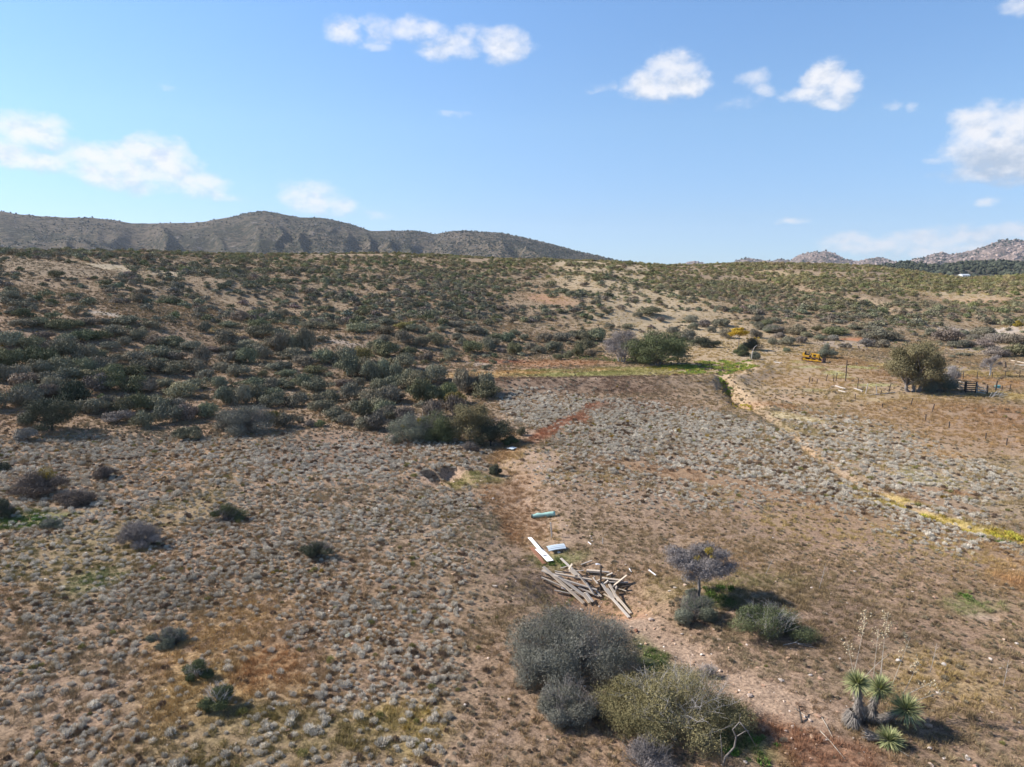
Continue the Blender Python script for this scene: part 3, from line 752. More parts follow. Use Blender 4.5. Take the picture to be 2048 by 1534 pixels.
mm3 = mountain_mat('wooded_hill_floor', (0.13, 0.115, 0.09), (0.05, 0.055, 0.04), (0.2, 0.18, 0.15), 0.06, 0.03, 0.72, 0.66, 3)
V1, t1 = build_mountain('mountain_range', LEFT_PROF, 2500, 1150, mm1, 3, 40, 200, 7, na=620, nr=110, label='long dry mountain range behind the left hills')
V2, t2 = build_mountain('rocky_mountains', RIGHT_PROF, 4600, 1500, mm2, 23, 40, 330, 16, na=560, nr=80, label='pinkish granite mountains at the far right')
V3, t3 = build_mountain('wooded_hills', FOREST_PROF, 1450, 560, mm3, 43, 12, 170, 3, na=220, nr=60, label='dark wooded hills in front of the granite mountains')

# ---------------------------------------------------------------- foliage makers
def leaf_cloud(rng, cen, rad, n, ll, lw, out_bias=0.6, up=0.25, base=(0, 0, 0), shell=0.55):
    """n blades in an ellipsoid; each blade a slim triangle. returns verts (n*3,3), tint (n*3)"""
    d = rng.normal(size=(n, 3)); d /= np.linalg.norm(d, axis=1)[:, None]
    rr = (shell + (1 - shell) * rng.random(n)) ** 1.0
    p = np.array(cen) + d * rr[:, None] * np.array(rad)
    o = p - np.array(base); o /= np.linalg.norm(o, axis=1)[:, None] + 1e-6
    e = rng.normal(size=(n, 3)); e /= np.linalg.norm(e, axis=1)[:, None]
    nrm = d * .75 + o * .25 + rng.normal(size=(n, 3)) * .48 + np.array((0, 0, .12)); nrm /= np.linalg.norm(nrm, axis=1)[:, None]
    dirv = o * out_bias * .6 + e * (1 - out_bias) + np.array((0, 0, up + .25)); dirv = dirv - nrm * (dirv * nrm).sum(1)[:, None] * .72
    dirv /= np.linalg.norm(dirv, axis=1)[:, None]
    s = np.cross(dirv, nrm); s /= np.linalg.norm(s, axis=1)[:, None] + 1e-6
    L = ll * (0.6 + 0.8 * rng.random(n))[:, None]; W = lw * (0.6 + 0.8 * rng.random(n))[:, None]
    v = np.stack([p - s * W / 2, p + s * W / 2, p + dirv * L], 1)
    t = np.repeat(rng.random(n), 3)
    return v.reshape(-1, 3), t


def shrub_mesh(name, seed, W=2.0, D=1.8, H=1.1, lobes=9, n=1400, ll=0.16, lw=0.03, out=0.55, up=0.3, airy=0.0, lobe_r=0.42, lowfill=True, ragged=0.6):
    rng = np.random.default_rng(seed)
    vs, ts = [], []
    per = n // lobes
    for k in range(lobes):
        an = rng.random() * 2 * math.pi; rd = math.sqrt(rng.random()) * (0.62 + ragged * .2)
        if k == 0: rd = 0
        cx, cy = math.cos(an) * rd * W / 2, math.sin(an) * rd * D / 2
        top = H * (1 - 0.55 * rd * rd) * (0.78 - ragged * .16 + (0.34 + ragged * .2) * rng.random())
        lr = lobe_r * (0.75 + 0.5 * rng.random())
        rz = top * (0.5 if (lowfill and k % 2) else 0.30)
        cz = top - rz
        v, t = leaf_cloud(rng, (cx, cy, cz), (W * lr * .62, D * lr * .62, rz), per, ll, lw, out, up, (cx * .3, cy * .3, 0), shell=0.5 - airy * .3)
        ts.append(np.clip(t * .4 + rng.random() * .6, 0, 1)); vs.append(v)
    v = np.concatenate(vs); t = np.concatenate(ts)
    v3 = v.reshape(-1, 3, 3)
    keep = (v3[:, :, 2].min(1) > -0.06)
    v3 = v3[keep]; t = t.reshape(-1, 3)[keep].ravel()
    v = v3.reshape(-1, 3)
    f = np.arange(len(v)).reshape(-1, 3)
    return np_mesh(name, v, f, False, attrs={'tint': t})


def twig_mesh(name, seed, W, D, H, n=16, r=0.02, mesh_tint=.5, overshoot=1.08, forks=3):
    rng = random.Random(seed); mb = MB()
    for i in range(n):
        an = rng.random() * 2 * math.pi; rd = math.sqrt(rng.random()) * .9
        e = Vector((math.cos(an) * rd * W / 2, math.sin(an) * rd * D / 2, H * (1 - .5 * rd * rd) * rng.uniform(.8, overshoot)))
        b = Vector((e.x * .12, e.y * .12, -0.05))
        mid = b.lerp(e, .5) + Vector((rng.uniform(-.1, .1) * W, rng.uniform(-.1, .1) * W, rng.uniform(0, .12) * H))
        mb.tube([b, b.lerp(mid, .6), mid, mid.lerp(e, .6) , e], [r, r * .8, r * .6, r * .4, r * .15], 4, False)
        for k in range(forks):
            s = mid.lerp(e, rng.random() * .8); q = s + Vector((rng.uniform(-1, 1), rng.uniform(-1, 1), rng.uniform(0, .9))) * (.18 * H + .1)
            mb.tube([s, s.lerp(q, .5) + Vector((0, 0, .02)), q], [r * .4, r * .3, r * .12], 3, False)
    return mb.mesh(name)


PROTO = {}


def proto_collection(name, meshes):
    c = bpy.data.collections.new(name)
    for i, me in enumerate(meshes):
        o = bpy.data.objects.new('%s_%02d' % (name, i), me); c.objects.link(o)
    return c


def scatter(name, pts, rotz, scl, idx, color, coll, label, cat=None, tilt=None):
    n = len(pts)
    me = bpy.data.meshes.new(name); me.vertices.add(n); me.vertices.foreach_set('co', np.ascontiguousarray(pts, np.float32).ravel())
    rot = np.zeros((n, 3), np.float32); rot[:, 2] = rotz
    if tilt is not None: rot[:, :2] = tilt
    a = me.attributes.new('rot', 'FLOAT_VECTOR', 'POINT'); a.data.foreach_set('vector', rot.ravel())
    a = me.attributes.new('siz', 'FLOAT_VECTOR', 'POINT'); a.data.foreach_set('vector', np.ascontiguousarray(scl, np.float32).ravel())
    a = me.attributes.new('idx', 'INT', 'POINT'); a.data.foreach_set('value', np.ascontiguousarray(idx, np.int32))
    c4 = np.ones((n, 4), np.float32); c4[:, :3] = color
    a = me.attributes.new('plant', 'FLOAT_COLOR', 'POINT'); a.data.foreach_set('color', c4.ravel())
    o = bpy.data.objects.new(name, me); COL.objects.link(o)
    g = bpy.data.node_groups.new(name + '_scatter', 'GeometryNodeTree')
    g.interface.new_socket('Geometry', in_out='INPUT', socket_type='NodeSocketGeometry')
    g.interface.new_socket('Geometry', in_out='OUTPUT', socket_type='NodeSocketGeometry')
    gi = g.nodes.new('NodeGroupInput'); go = g.nodes.new('NodeGroupOutput')
    ip = g.nodes.new('GeometryNodeInstanceOnPoints'); ci = g.nodes.new('GeometryNodeCollectionInfo')
    ci.inputs['Collection'].default_value = coll; ci.inputs['Separate Children'].default_value = True; ci.inputs['Reset Children'].default_value = True

    def attr(nm, typ):
        q = g.nodes.new('GeometryNodeInputNamedAttribute'); q.data_type = typ; q.inputs['Name'].default_value = nm
        return [s for s in q.outputs if s.enabled and s.name == 'Attribute'][0]
    ip.inputs['Pick Instance'].default_value = True
    e2r = g.nodes.new('FunctionNodeEulerToRotation')
    g.links.new(gi.outputs[0], ip.inputs['Points']); g.links.new(ci.outputs[0], ip.inputs['Instance'])
    g.links.new(attr('idx', 'INT'), ip.inputs['Instance Index'])
    g.links.new(attr('rot', 'FLOAT_VECTOR'), e2r.inputs[0]); g.links.new(e2r.outputs[0], ip.inputs['Rotation'])
    g.links.new(attr('siz', 'FLOAT_VECTOR'), ip.inputs['Scale'])
    g.links.new(ip.outputs[0], go.inputs[0])
    md = o.modifiers.new('scatter', 'NODES'); md.node_group = g
    tag(o, label, cat, kind='stuff')
    return o


# shrub variants for the hillsides (unit: about 2 m wide)
HILL = []
for i in range(8):
    me = shrub_mesh('hill_shrub_leaves_%d' % i, 100 + i, 2.0, 1.7 + .2 * (i % 3), 1.0, lobes=10 + i % 4, n=3400, ll=0.13, lw=0.052, out=.5, up=.12, lobe_r=.42)
    me.materials.append(M['leaf_obj']); HILL.append(me)
FAR = []
for i in range(6):
    me = shrub_mesh('far_shrub_leaves_%d' % i, 200 + i, 2.0, 1.8, 0.95, lobes=6 + i % 3, n=460, ll=0.22, lw=0.14, out=.45, up=.1, lobe_r=.50)
    me.materials.append(M['leaf_inst']); FAR.append(me)
C_FAR = proto_collection('far_shrub', FAR)

# colours of the plants (their own, in sun and shade alike)
GREYGREEN = (0.235, 0.220, 0.150); DKGREEN = (0.175, 0.175, 0.095); GREYBR = (0.225, 0.195, 0.150); OLIVEG = (0.185, 0.172, 0.085); SILVER = (0.42, 0.39, 0.37); PINKG = (0.26, 0.228, 0.190)

# ---------------------------------------------------------------- hillside shrubs seen one by one
SHRUBS = [(44,657,38,14),(82,655,30,14),(122,662,36,16,'g'),(152,658,28,14,'g'),(184,652,34,12,'b'),(207,650,20,10),(248,651,46,14),(303,658,28,13),(85,681,28,14,'b'),(186,684,52,20,'g'),(230,675,40,18),
(137,686,32,14),(284,682,30,20),(317,690,30,15),(42,698,52,24),(98,704,30,15,'b'),(124,697,36,16),(252,693,26,15),(221,700,28,12,'b'),(362,702,58,18),(303,708,22,16),(328,716,44,18),(355,722,36,15,'b'),
(148,722,58,32),(186,720,38,18),(38,736,90,30,'g'),(74,724,36,20,'g'),(232,728,22,16),(278,729,46,22),(318,728,22,10),(246,757,56,25,'g'),(312,750,72,24),(376,748,50,22),(165,750,80,28),(98,752,60,26),
(18,764,50,28),(68,776,64,28),(150,768,60,24),(196,786,46,28,'b'),(248,788,64,30,'g'),(321,778,38,18),(298,788,40,22),(362,796,48,24),(388,780,40,18),(22,822,60,34),(84,804,60,28),(122,792,50,26),
(150,816,44,40,'d'),(186,828,48,26),(216,816,28,18,'b'),(262,830,56,30,'g'),(318,818,48,22),(356,812,34,14,'b'),(238,848,42,20,'p'),(291,856,40,28),(358,846,62,32,'b'),(381,882,42,26),(52,882,34,18,'p'),
(56,855,26,22),(460,656,34,12),(512,656,42,16,'g'),(525,678,42,24),(408,666,22,18),(439,668,14,8),(562,682,36,24),(450,694,46,26),(496,702,44,17),(486,682,18,9,'b'),(540,698,34,20),(586,708,70,40),
(580,719,44,20),(619,686,22,14,'b'),(648,684,22,12),(636,658,50,14),(716,666,40,16),(769,670,34,16),(748,662,28,14),(428,704,26,9,'b'),(458,708,32,14,'b'),(523,718,34,22,'b'),(478,731,56,28),(406,732,28,30),
(446,746,28,18),(479,754,42,22),(544,742,30,14),(567,740,26,16),(525,754,18,12,'g'),(573,756,32,15),(410,758,32,18),(436,775,30,17),(610,734,40,20),(646,730,44,28),(634,750,36,18,'g'),(694,756,36,38),
(688,732,40,30),(729,758,34,32),(752,700,32,20),(772,714,40,22,'g'),(722,724,30,22,'o'),(765,766,56,36),(603,776,28,28),(638,784,46,26),(570,780,38,18),(522,778,52,20),(688,776,32,16,'b'),(718,776,22,16),
(704,802,38,28),(484,812,78,36),(540,800,40,22),(550,816,42,26),(592,814,44,26),(646,808,52,22),(640,824,44,24),(764,812,54,32),(742,834,54,28),(704,824,34,18),(418,838,42,28),(674,840,40,24),(572,856,38,28),
(548,852,24,26,'o'),(600,846,16,14),(620,855,20,12),(640,854,18,12,'g'),(693,851,24,18,'b'),(742,864,50,30,'b'),(784,842,32,24),(788,800,22,18),(806,660,30,14,'y'),(828,664,30,16),(768,690,30,16),(850,668,20,12),
(881,664,20,11),(912,655,36,12),(946,670,36,16,'b'),(917,666,16,9),(807,688,32,24),(840,695,30,22),(870,692,36,22),(915,681,22,13),(925,688,16,11),(968,670,20,12),(982,692,34,16),(1012,684,34,17),(990,680,24,12),
(946,707,34,23,'g'),(977,703,22,18),(1004,706,18,9,'b'),(1030,710,30,24,'g'),(1065,701,22,16),(1076,708,26,15),(1049,681,18,11),(1030,670,18,10),(1088,686,34,20,'b'),(1108,706,36,20),(1137,717,18,14,'g'),
(1115,720,20,12,'g'),(1132,684,40,18,'b'),(1156,714,18,24,'g'),(817,715,28,18,'g'),(900,722,20,20),(851,724,20,16,'b'),(812,738,36,24),(820,778,38,30),(854,778,50,30),(780,784,44,26),(868,808,72,40,'g'),
(952,790,60,38),(972,800,40,30,'g'),(914,812,30,26,'o'),(770,836,36,26),(797,802,20,14,'b'),(794,842,46,26,'b'),(890,838,50,36,'b'),(1045,872,18,16,'g'),(1181,640,10,9,'g'),(1200,635,16,7),
(1275,636,20,11),(1300,632,46,13,'g'),(1381,646,24,12),(1322,644,14,9,'b'),(1260,659,24,11),(1219,658,18,11),(1386,659,20,12),(1408,655,24,13,'b'),(1440,655,36,16,'b'),(1422,665,18,10),(1453,677,24,17),
(1517,646,22,13,'b'),(1535,653,22,12,'g'),(1543,667,26,13),(1511,677,22,17,'b'),(1545,688,14,12),(1180,684,60,24),(1170,704,36,22,'g'),(1180,712,24,12,'b'),(1375,684,32,24),(1344,668,26,14),(1549,666,30,14),
(1591,670,32,17),(1574,692,28,16),(1601,687,22,14,'b'),(1610,675,22,9),(1559,676,18,9,'p'),(1544,690,14,11),(1674,673,44,16,'g'),(1726,675,20,12),(1752,682,44,18),(1784,682,28,16),(1692,697,20,10,'p'),
(1734,695,26,14,'p'),(1764,696,26,13,'b'),(1640,681,20,10),(1666,681,20,10,'p'),(1573,704,11,8),(1711,660,28,8),(1748,663,28,10),(1552,647,18,12),(1516,660,20,13),(1861,673,18,12),(1892,685,46,22,'b'),
(1924,671,16,9),(1916,697,26,12),(1936,695,20,12,'b'),(1967,695,26,12,'p'),(1950,679,20,9,'p'),(1970,673,38,14),(1990,686,34,13,'p'),(2008,678,18,10),(2036,690,34,17,'b'),(1996,715,32,16,'p'),(2030,714,40,20,'g'),
(1905,716,10,5),(1925,712,22,6)]
COLS = {'x': GREYGREEN, 'g': DKGREEN, 'b': GREYBR, 'd': (0.07, 0.075, 0.05), 'p': PINKG, 'o': (0.20, 0.165, 0.06), 'y': (0.30, 0.27, 0.09)}
LBL = {'x': ('grey-green desert shrub on the brushy slope', 'grey-green shrubs on the brushy slopes'),
       'g': ('greener desert shrub among the grey shrubs of the slope', 'greener shrubs on the brushy slopes'),
       'b': ('brownish grey twiggy shrub on the brushy slope', 'brownish grey twiggy shrubs'),
       'd': ('near-black shrub with rusty tips behind the dark tree at the left', None),
       'p': ('pinkish grey leafless shrub standing on pale ground', 'pinkish grey leafless shrubs'),
       'o': ('olive shrub with yellow tips inside the shrub belt left of the dam', 'olive yellow-tipped shrubs'),
       'y': ('small shrub with a bright yellow-green left side', None)}
rng = np.random.default_rng(11)
SHRUB_POS = []


def plant_at(u, vb, w, h, depth_ratio=0.85):
    """ground centre, real width and height for a plant whose front foot shows at (u, vb)"""
    p = ground_pt(u, vb); dist = math.sqrt(p.x ** 2 + p.y ** 2 + (CAMH - p.z) ** 2)
    W = w * dist / F; D = W * depth_ratio
    hd = Vector((p.x, p.y, 0)).normalized()
    c = p + hd * D * 0.36
    ang = math.atan2(CAMH - p.z, math.hypot(p.x, p.y))
    H = max(0.25 * W, (h * dist / F - D * 0.30 * math.sin(ang)) / math.cos(ang))
    return Vector((c.x, c.y, gz(c.x, c.y))), W, D, H


def put_shrub(x, y, z, W, D, H, k, i):
    me = HILL[i % len(HILL)]
    o = bpy.data.objects.new('desert_shrub', me); COL.objects.link(o)
    o.location = (x, y, z - 0.04); o.rotation_euler = (0, 0, rng.random() * 6.28 if W < 1e9 else 0)
    o.scale = (W / 2.05, W / 2.05, H / 0.98)
    j = 1 + rng.normal() * .10; c = np.array(COLS[k]) * j * (1 + rng.normal(size=3) * .04)
    o.color = (*np.clip(c, .02, .9), 1)
    uu_, vv_, _ = project(x, y, z)
    reg = 0 if uu_ < 620 else 1 if uu_ < 1150 else 2
    row = 0 if vv_ > 770 else 1 if vv_ > 700 else 2
    where = [['at the lower edge of the left slope', 'on the middle of the left slope', 'high on the left slope'], ['in the thick belt left of the dam and wash', 'on the slope left of the dry pond', 'in the draw above the dry pond'],
             ['on the flat right of the dam', 'around the yellow bulldozer and the corral', 'at the foot of the right hill']][reg][row]
    desc = {'x': 'grey-green domed desert shrub', 'g': 'greener leafy desert shrub', 'b': 'brownish grey twiggy shrub', 'p': 'pinkish grey nearly leafless shrub', 'o': 'olive shrub with yellow tips', 'd': 'near-black dense shrub', 'y': 'shrub with a yellow-green left side'}[k]
    tag(o, desc + ' ' + where, 'shrub', desc + 's ' + where)
    SHRUB_POS.append((x, y, W / 2))
    return o


for i, s in enumerate(SHRUBS):
    u, vb, w, h = s[:4]; k = s[4] if len(s) > 4 else 'x'
    if 680 < u < 990 and vb > 700: w *= 1.2; h *= 1.12
    p, W, D, H = plant_at(u, vb, w, h)
    # wide masses are several shrubs grown together
    if w >= 50:
        m = 3 if w > 66 else 2
        for q in range(m):
            dx = (q - (m - 1) / 2) * W / m * 1.05
            hx = Vector((p.y, -p.x, 0)).normalized() * dx + Vector((p.x, p.y, 0)).normalized() * rng.normal() * W * .12
            x, y = p.x + hx.x, p.y + hx.y
            put_shrub(x, y, gz(x, y), W / m * 1.75, D, H * (.95 + .3 * rng.random()), k, i * 3 + q)
    else:
        put_shrub(p.x, p.y, p.z, W * 1.24, D, H * 1.16, k, i)
N_HAND = len(SHRUB_POS)

# the rest of the slopes: candidates on a jittered grid, thinned by a density map
def brush_density(x, y, z):
    u, v, dep = project(x, y, z)
    lim = np.interp(u, [-600, 0, 400, 800, 1000, 1150, 1300, 1500, 1700, 1900, 2048, 2600], [860, 650, 650, 652, 650, 640, 618, 628, 655, 655, 660, 700])
    d = (v < lim) * 1.0
    n = fbm(x / 16, y / 16, 3, 131); n2 = fbm(x / 60, y / 60, 2, 133)
    den = 0.53 + 0.95 * n + 0.25 * n2 + .14 * smooth(1000, 1300, u)
    def ell(cu, cv, ru, rv, s):
        return s * np.exp(-(((u - cu) / ru) ** 2 + ((v - cv) / rv) ** 2))
    den = den + ell(980, 600, 90, 22, .6) + ell(1120, 655, 110, 22, .7) + ell(900, 570, 120, 18, .35) + ell(1900, 630, 200, 22, .5) + ell(1600, 600, 120, 20, .3)
    den = den - ell(1090, 598, 70, 12, 1.1) - ell(1930, 600, 60, 6, .9) - ell(1260, 650, 90, 14, .4) - ell(1200, 530, 120, 8, .3) - ell(1960, 662, 90, 8, 1.2) - ell(230, 540, 80, 8, .4)
    lim2 = np.interp(u, [-600, 0, 100, 400, 600, 740, 800, 900, 990, 1060, 1200, 1400, 1600, 2048], [900, 815, 835, 840, 845, 850, 830, 800, 735, 712, 705, 650, 690, 705])
    under = (v >= lim) & (v < lim2)
    return np.where(under, np.clip(.24 + .8 * n, 0, .8), d * np.clip(den, 0, 1))


def brush_fill():
    cell = 1.95
    gx, gy = np.meshgrid(np.arange(-330, 360, cell), np.arange(30, 470, cell))
    gx = gx.ravel() + rng.uniform(-1, 1, gx.size) * cell * .55; gy = gy.ravel() + rng.uniform(-1, 1, gy.size) * cell * .55
    r = np.hypot(gx, gy); th = np.abs(np.arctan2(gx, gy))
    u = az_u(gx, gy); D = np.interp(u, _U, _D)
    m = (th < math.radians(43)) & (r > 55) & (r < D + 60)
    gx, gy = gx[m], gy[m]
    z = height(gx, gy)
    m = rng.random(len(gx)) < brush_density(gx, gy, z) * 0.92
    return gx[m], gy[m], z[m]


bx, by, bz = brush_fill()
# keep clear of the hand-placed ones
hp = np.array(SHRUB_POS)
ok = np.ones(len(bx), bool)
for (sx, sy, sr) in hp: ok &= np.hypot(bx - sx, by - sy) > sr * .9 + .4
bx, by, bz = bx[ok], by[ok], bz[ok]
br = np.hypot(bx, by)
bW = np.clip(rng.lognormal(0.62, 0.32, len(bx)), 0.8, 3.6) * np.interp(br, [60, 150, 300, 420], [1.0, 1.0, .95, .9])
_u, _v, _d = project(bx, by, bz)
_lim = np.interp(_u, [-600, 0, 400, 800, 1000, 1150, 1300, 1500, 1700, 1900, 2048, 2600], [860, 650, 650, 652, 650, 640, 618, 628, 655, 655, 660, 700])
under = _v >= _lim
bW = np.where(under, rng.uniform(.7, 1.7, len(bx)), bW)
kinds = np.where(rng.random(len(bx)) < .14, 'b', np.where(rng.random(len(bx)) < .30, 'g', 'x'))
uu, vv, dd = project(bx, by, bz)
size = bW / dd; size[(uu < -20) | (uu > 2068)] = 0
order = np.argsort(-size)
n_ind = max(0, 292 - N_HAND)
for i in order[:n_ind]:
    put_shrub(bx[i], by[i], bz[i], bW[i], bW[i], bW[i] * rng.uniform(.38, .55), str(kinds[i]), int(i))
rest = order[n_ind:]


def plant_colors(kk, n, spread=.12):
    c = np.array([COLS[k] for k in kk]); return np.clip(c * (1 + rng.normal(size=(n, 1)) * spread) * (1 + rng.normal(size=(n, 3)) * .05), .02, .9)


pc = plant_colors(kinds[rest], len(rest))
# the far slopes towards the crests carry a lighter, yellower green brush
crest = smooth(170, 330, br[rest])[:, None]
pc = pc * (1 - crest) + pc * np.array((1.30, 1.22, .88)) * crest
W_ = bW[rest]
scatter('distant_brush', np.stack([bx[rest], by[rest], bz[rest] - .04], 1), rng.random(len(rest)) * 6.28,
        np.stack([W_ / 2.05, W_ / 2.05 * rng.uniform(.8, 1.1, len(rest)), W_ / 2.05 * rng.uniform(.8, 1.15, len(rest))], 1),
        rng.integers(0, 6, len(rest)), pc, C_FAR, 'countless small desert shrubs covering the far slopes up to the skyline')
print('hand shrubs', N_HAND, 'rest', len(rest))

# ---------------------------------------------------------------- low ground cover
def tuft_mesh(name, seed, n, r, h, ll, lw, out, up, mat):
    rg = np.random.default_rng(seed)
    an = rg.random(n) * 6.283; rd = np.sqrt(rg.random(n)) * r * .8
    cx, cy = np.cos(an) * rd, np.sin(an) * rd
    zz = h * (1 - (rd / r) ** 2) * (.25 + .6 * rg.random(n))
    p = np.stack([cx, cy, zz], 1)
    o = np.stack([cx / r, cy / r, np.full(n, .6)], 1); e = rg.normal(size=(n, 3)) * .7
    d = o * out + e * (1 - out) + np.array((0, 0, up)); d /= np.linalg.norm(d, axis=1)[:, None]; d[:, 2] = np.abs(d[:, 2])
    nn0 = np.stack([cx / r, cy / r, .35 + zz / h], 1) + rg.normal(size=(n, 3)) * .35
    s = np.cross(d, nn0); s /= np.linalg.norm(s, axis=1)[:, None]
    L = ll * (.6 + .8 * rg.random(n))[:, None]; W = lw * (.6 + .8 * rg.random(n))[:, None]
    v = np.stack([p - s * W / 2, p + s * W / 2, p + d * L], 1).reshape(-1, 3)
    me = np_mesh(name, v, np.arange(len(v)).reshape(-1, 3), attrs={'tint': np.repeat(rg.random(n), 3)})
    me.materials.append(mat); return me


SAGE = [tuft_mesh('sage_tuft_%d' % i, 300 + i, 230, .22, .20, .115, .021, .6, .4, M['leaf_inst']) for i in range(6)]
GRASS = [tuft_mesh('grass_tuft_%d' % i, 320 + i, 60, .20, .05, .20, .014, .5, .9, M['leaf_inst']) for i in range(6)]
WEED = [tuft_mesh('weed_%d' % i, 340 + i, 90, .30, .14, .14, .06, .5, .5, M['leaf_inst']) for i in range(5)]
C_SAGE = proto_collection('sage_tuft', SAGE); C_GRASS = proto_collection('grass_tuft', GRASS); C_WEED = proto_collection('weed_tuft', WEED)


def grid_pts(cell, r0, r1, half=41, jit=.5):
    half = 50 if r1 <= 62 else 44 if r1 <= 90 else half
    gx, gy = np.meshgrid(np.arange(-r1 * .78, r1 * .78, cell), np.arange(r0 * .6, r1, cell))
    gx[1::2] += cell / 2
    gx = gx.ravel() + rng.uniform(-jit, jit, gx.size) * cell; gy = gy.ravel() + rng.uniform(-jit, jit, gy.size) * cell
    r = np.hypot(gx, gy); m = (r > r0) & (r < r1) & (np.abs(np.arctan2(gx, gy)) < math.radians(half))
    return gx[m], gy[m]


def sage_field(x, y):
    """0..1: where the low grey bushes stand close together"""
    z = base_h(x, y); u, v, dep = project(x, y, z)
    def ell(cu, cv, ru, rv, tl=0): return np.exp(-(((u - cu) / ru) ** 2 + ((v - cv - tl * (u - cu)) / rv) ** 2) ** 2)
    L = .86 * smooth(1120, 900, u + (v - 1100) * .15)
    Rr = .95 * ell(1600, 940, 330, 60, .28) + .85 * ell(1300, 860, 220, 50, .1) + .9 * ell(1120, 820, 130, 32, .1) + .8 * ell(1750, 1010, 260, 50, .35) + .6 * ell(1300, 960, 260, 60, .1) + .8 * ell(1780, 900, 200, 45, .3) + .7 * ell(1900, 960, 160, 40, .1)
    Rr = Rr + .52
    L = L * (.42 + .58 * smooth(820, 905, v))
    out = np.maximum(L, np.clip(Rr, 0, .98) * smooth(700, 790, v + np.where(u < 1000, -60, 60)) )
    out = np.maximum(out, .30)
    return out, u, v


def build_sage():
    P = []
    for (cell, r0, r1) in ((0.245, 17, 50), (0.31, 50, 85), (0.42, 85, 150), (0.75, 150, 260)):
        x, y = grid_pts(cell, r0, r1, 41, .34)
        x = x + fbm(x / 1.7, y / 1.7, 2, 181) * .25; y = y + fbm(x / 1.7, y / 1.7, 2, 182) * .25
        _, sf, _, _ = zone_fields(x, y)
        fld, u, v = sage_field(x, y)
        n = fbm(x / 2.1, y / 2.1, 3, 151); n2 = fbm(x / 11, y / 11, 3, 152)
        den = fld * np.clip(sf, 0, 1) * np.clip(.86 + .45 * n + .6 * n2, 0, 1.1)
        m = rng.random(len(x)) < den * .9
        P.append(np.stack([x[m], y[m], fld[m], sf[m], np.full(m.sum(), cell)], 1))
    P = np.concatenate(P); x, y = P[:, 0], P[:, 1]; n = len(x)
    z = height(x, y)
    grey = smooth(.5, .9, P[:, 2]) * .9 + .1 * rng.random(n)
    warm = fbm(x / 5, y / 5, 3, 155)
    c0 = np.array((0.27, 0.225, 0.15)); c1 = np.array((0.68, 0.62, 0.52))
    col = c0 + (c1 - c0) * np.clip(grey + warm * .35, 0, 1)[:, None]
    # some are brown, straw or green ones among them
    k = rng.random(n)
    col = np.where((k < .12)[:, None], np.array((0.17, 0.12, 0.085)), col)
    col = np.where(((k > .12) & (k < .15))[:, None], np.array((0.26, 0.24, 0.09)), col)
    col = np.where(((k > .15) & (k < .158))[:, None], np.array((0.36, 0.24, 0.05)), col)
    col = col * (1 + rng.normal(size=(n, 1)) * .13)
    s = np.clip(rng.lognormal(-.05, .28, n), .4, 1.9) * np.where(P[:, 4] > .8, 1.5, np.where(P[:, 4] > .4, .92, np.where(P[:, 4] > .3, .59, .46))) * (.66 + .42 * grey)
    scl = np.stack([s * rng.uniform(.85, 1.3, n), s * rng.uniform(.85, 1.3, n), s * rng.uniform(.95, 1.45, n)], 1)
    scatter('sagebrush_tufts', np.stack([x, y, z - .01], 1), rng.random(n) * 6.28, scl, rng.integers(0, 6, n), np.clip(col, .02, .9), C_SAGE, 'countless low grey snakeweed and sage tufts dotting the range')
    print('sage', n)


def build_grass():
    P = []
    for (cell, r0, r1) in ((0.19, 17, 45), (0.29, 45, 85), (0.40, 85, 160), (0.75, 160, 300)):
        x, y = grid_pts(cell, r0, r1)
        _, sf, g, gc = zone_fields(x, y)
        n = fbm(x / 1.3, y / 1.3, 3, 161); n2 = fbm(x / 7, y / 7, 3, 162)
        m = rng.random(len(x)) < g * np.clip(.7 + .8 * n + .5 * n2, 0, 1.2) * .95
        P.append(np.concatenate([np.stack([x[m], y[m], np.full(m.sum(), cell)], 1), gc[m]], 1))
    P = np.concatenate(P); x, y = P[:, 0], P[:, 1]; n = len(x); z = height(x, y)
    col = P[:, 3:6] * (1 + rng.normal(size=(n, 1)) * .15) * .95
    s = rng.uniform(.6, 1.35, n) * np.where(P[:, 2] > .7, 2.2, np.where(P[:, 2] > .35, 1.45, np.where(P[:, 2] > .25, 1.0, .75)))
    scatter('dry_grass', np.stack([x, y, z - .01], 1), rng.random(n) * 6.28, np.stack([s, s, np.clip(s, 0, 1.35) * rng.uniform(.5, 1.05, n)], 1), rng.integers(0, 6, n), np.clip(col, .02, .9), C_GRASS, 'dry straw and rust coloured grass growing between the tufts')
    print('grass', n)


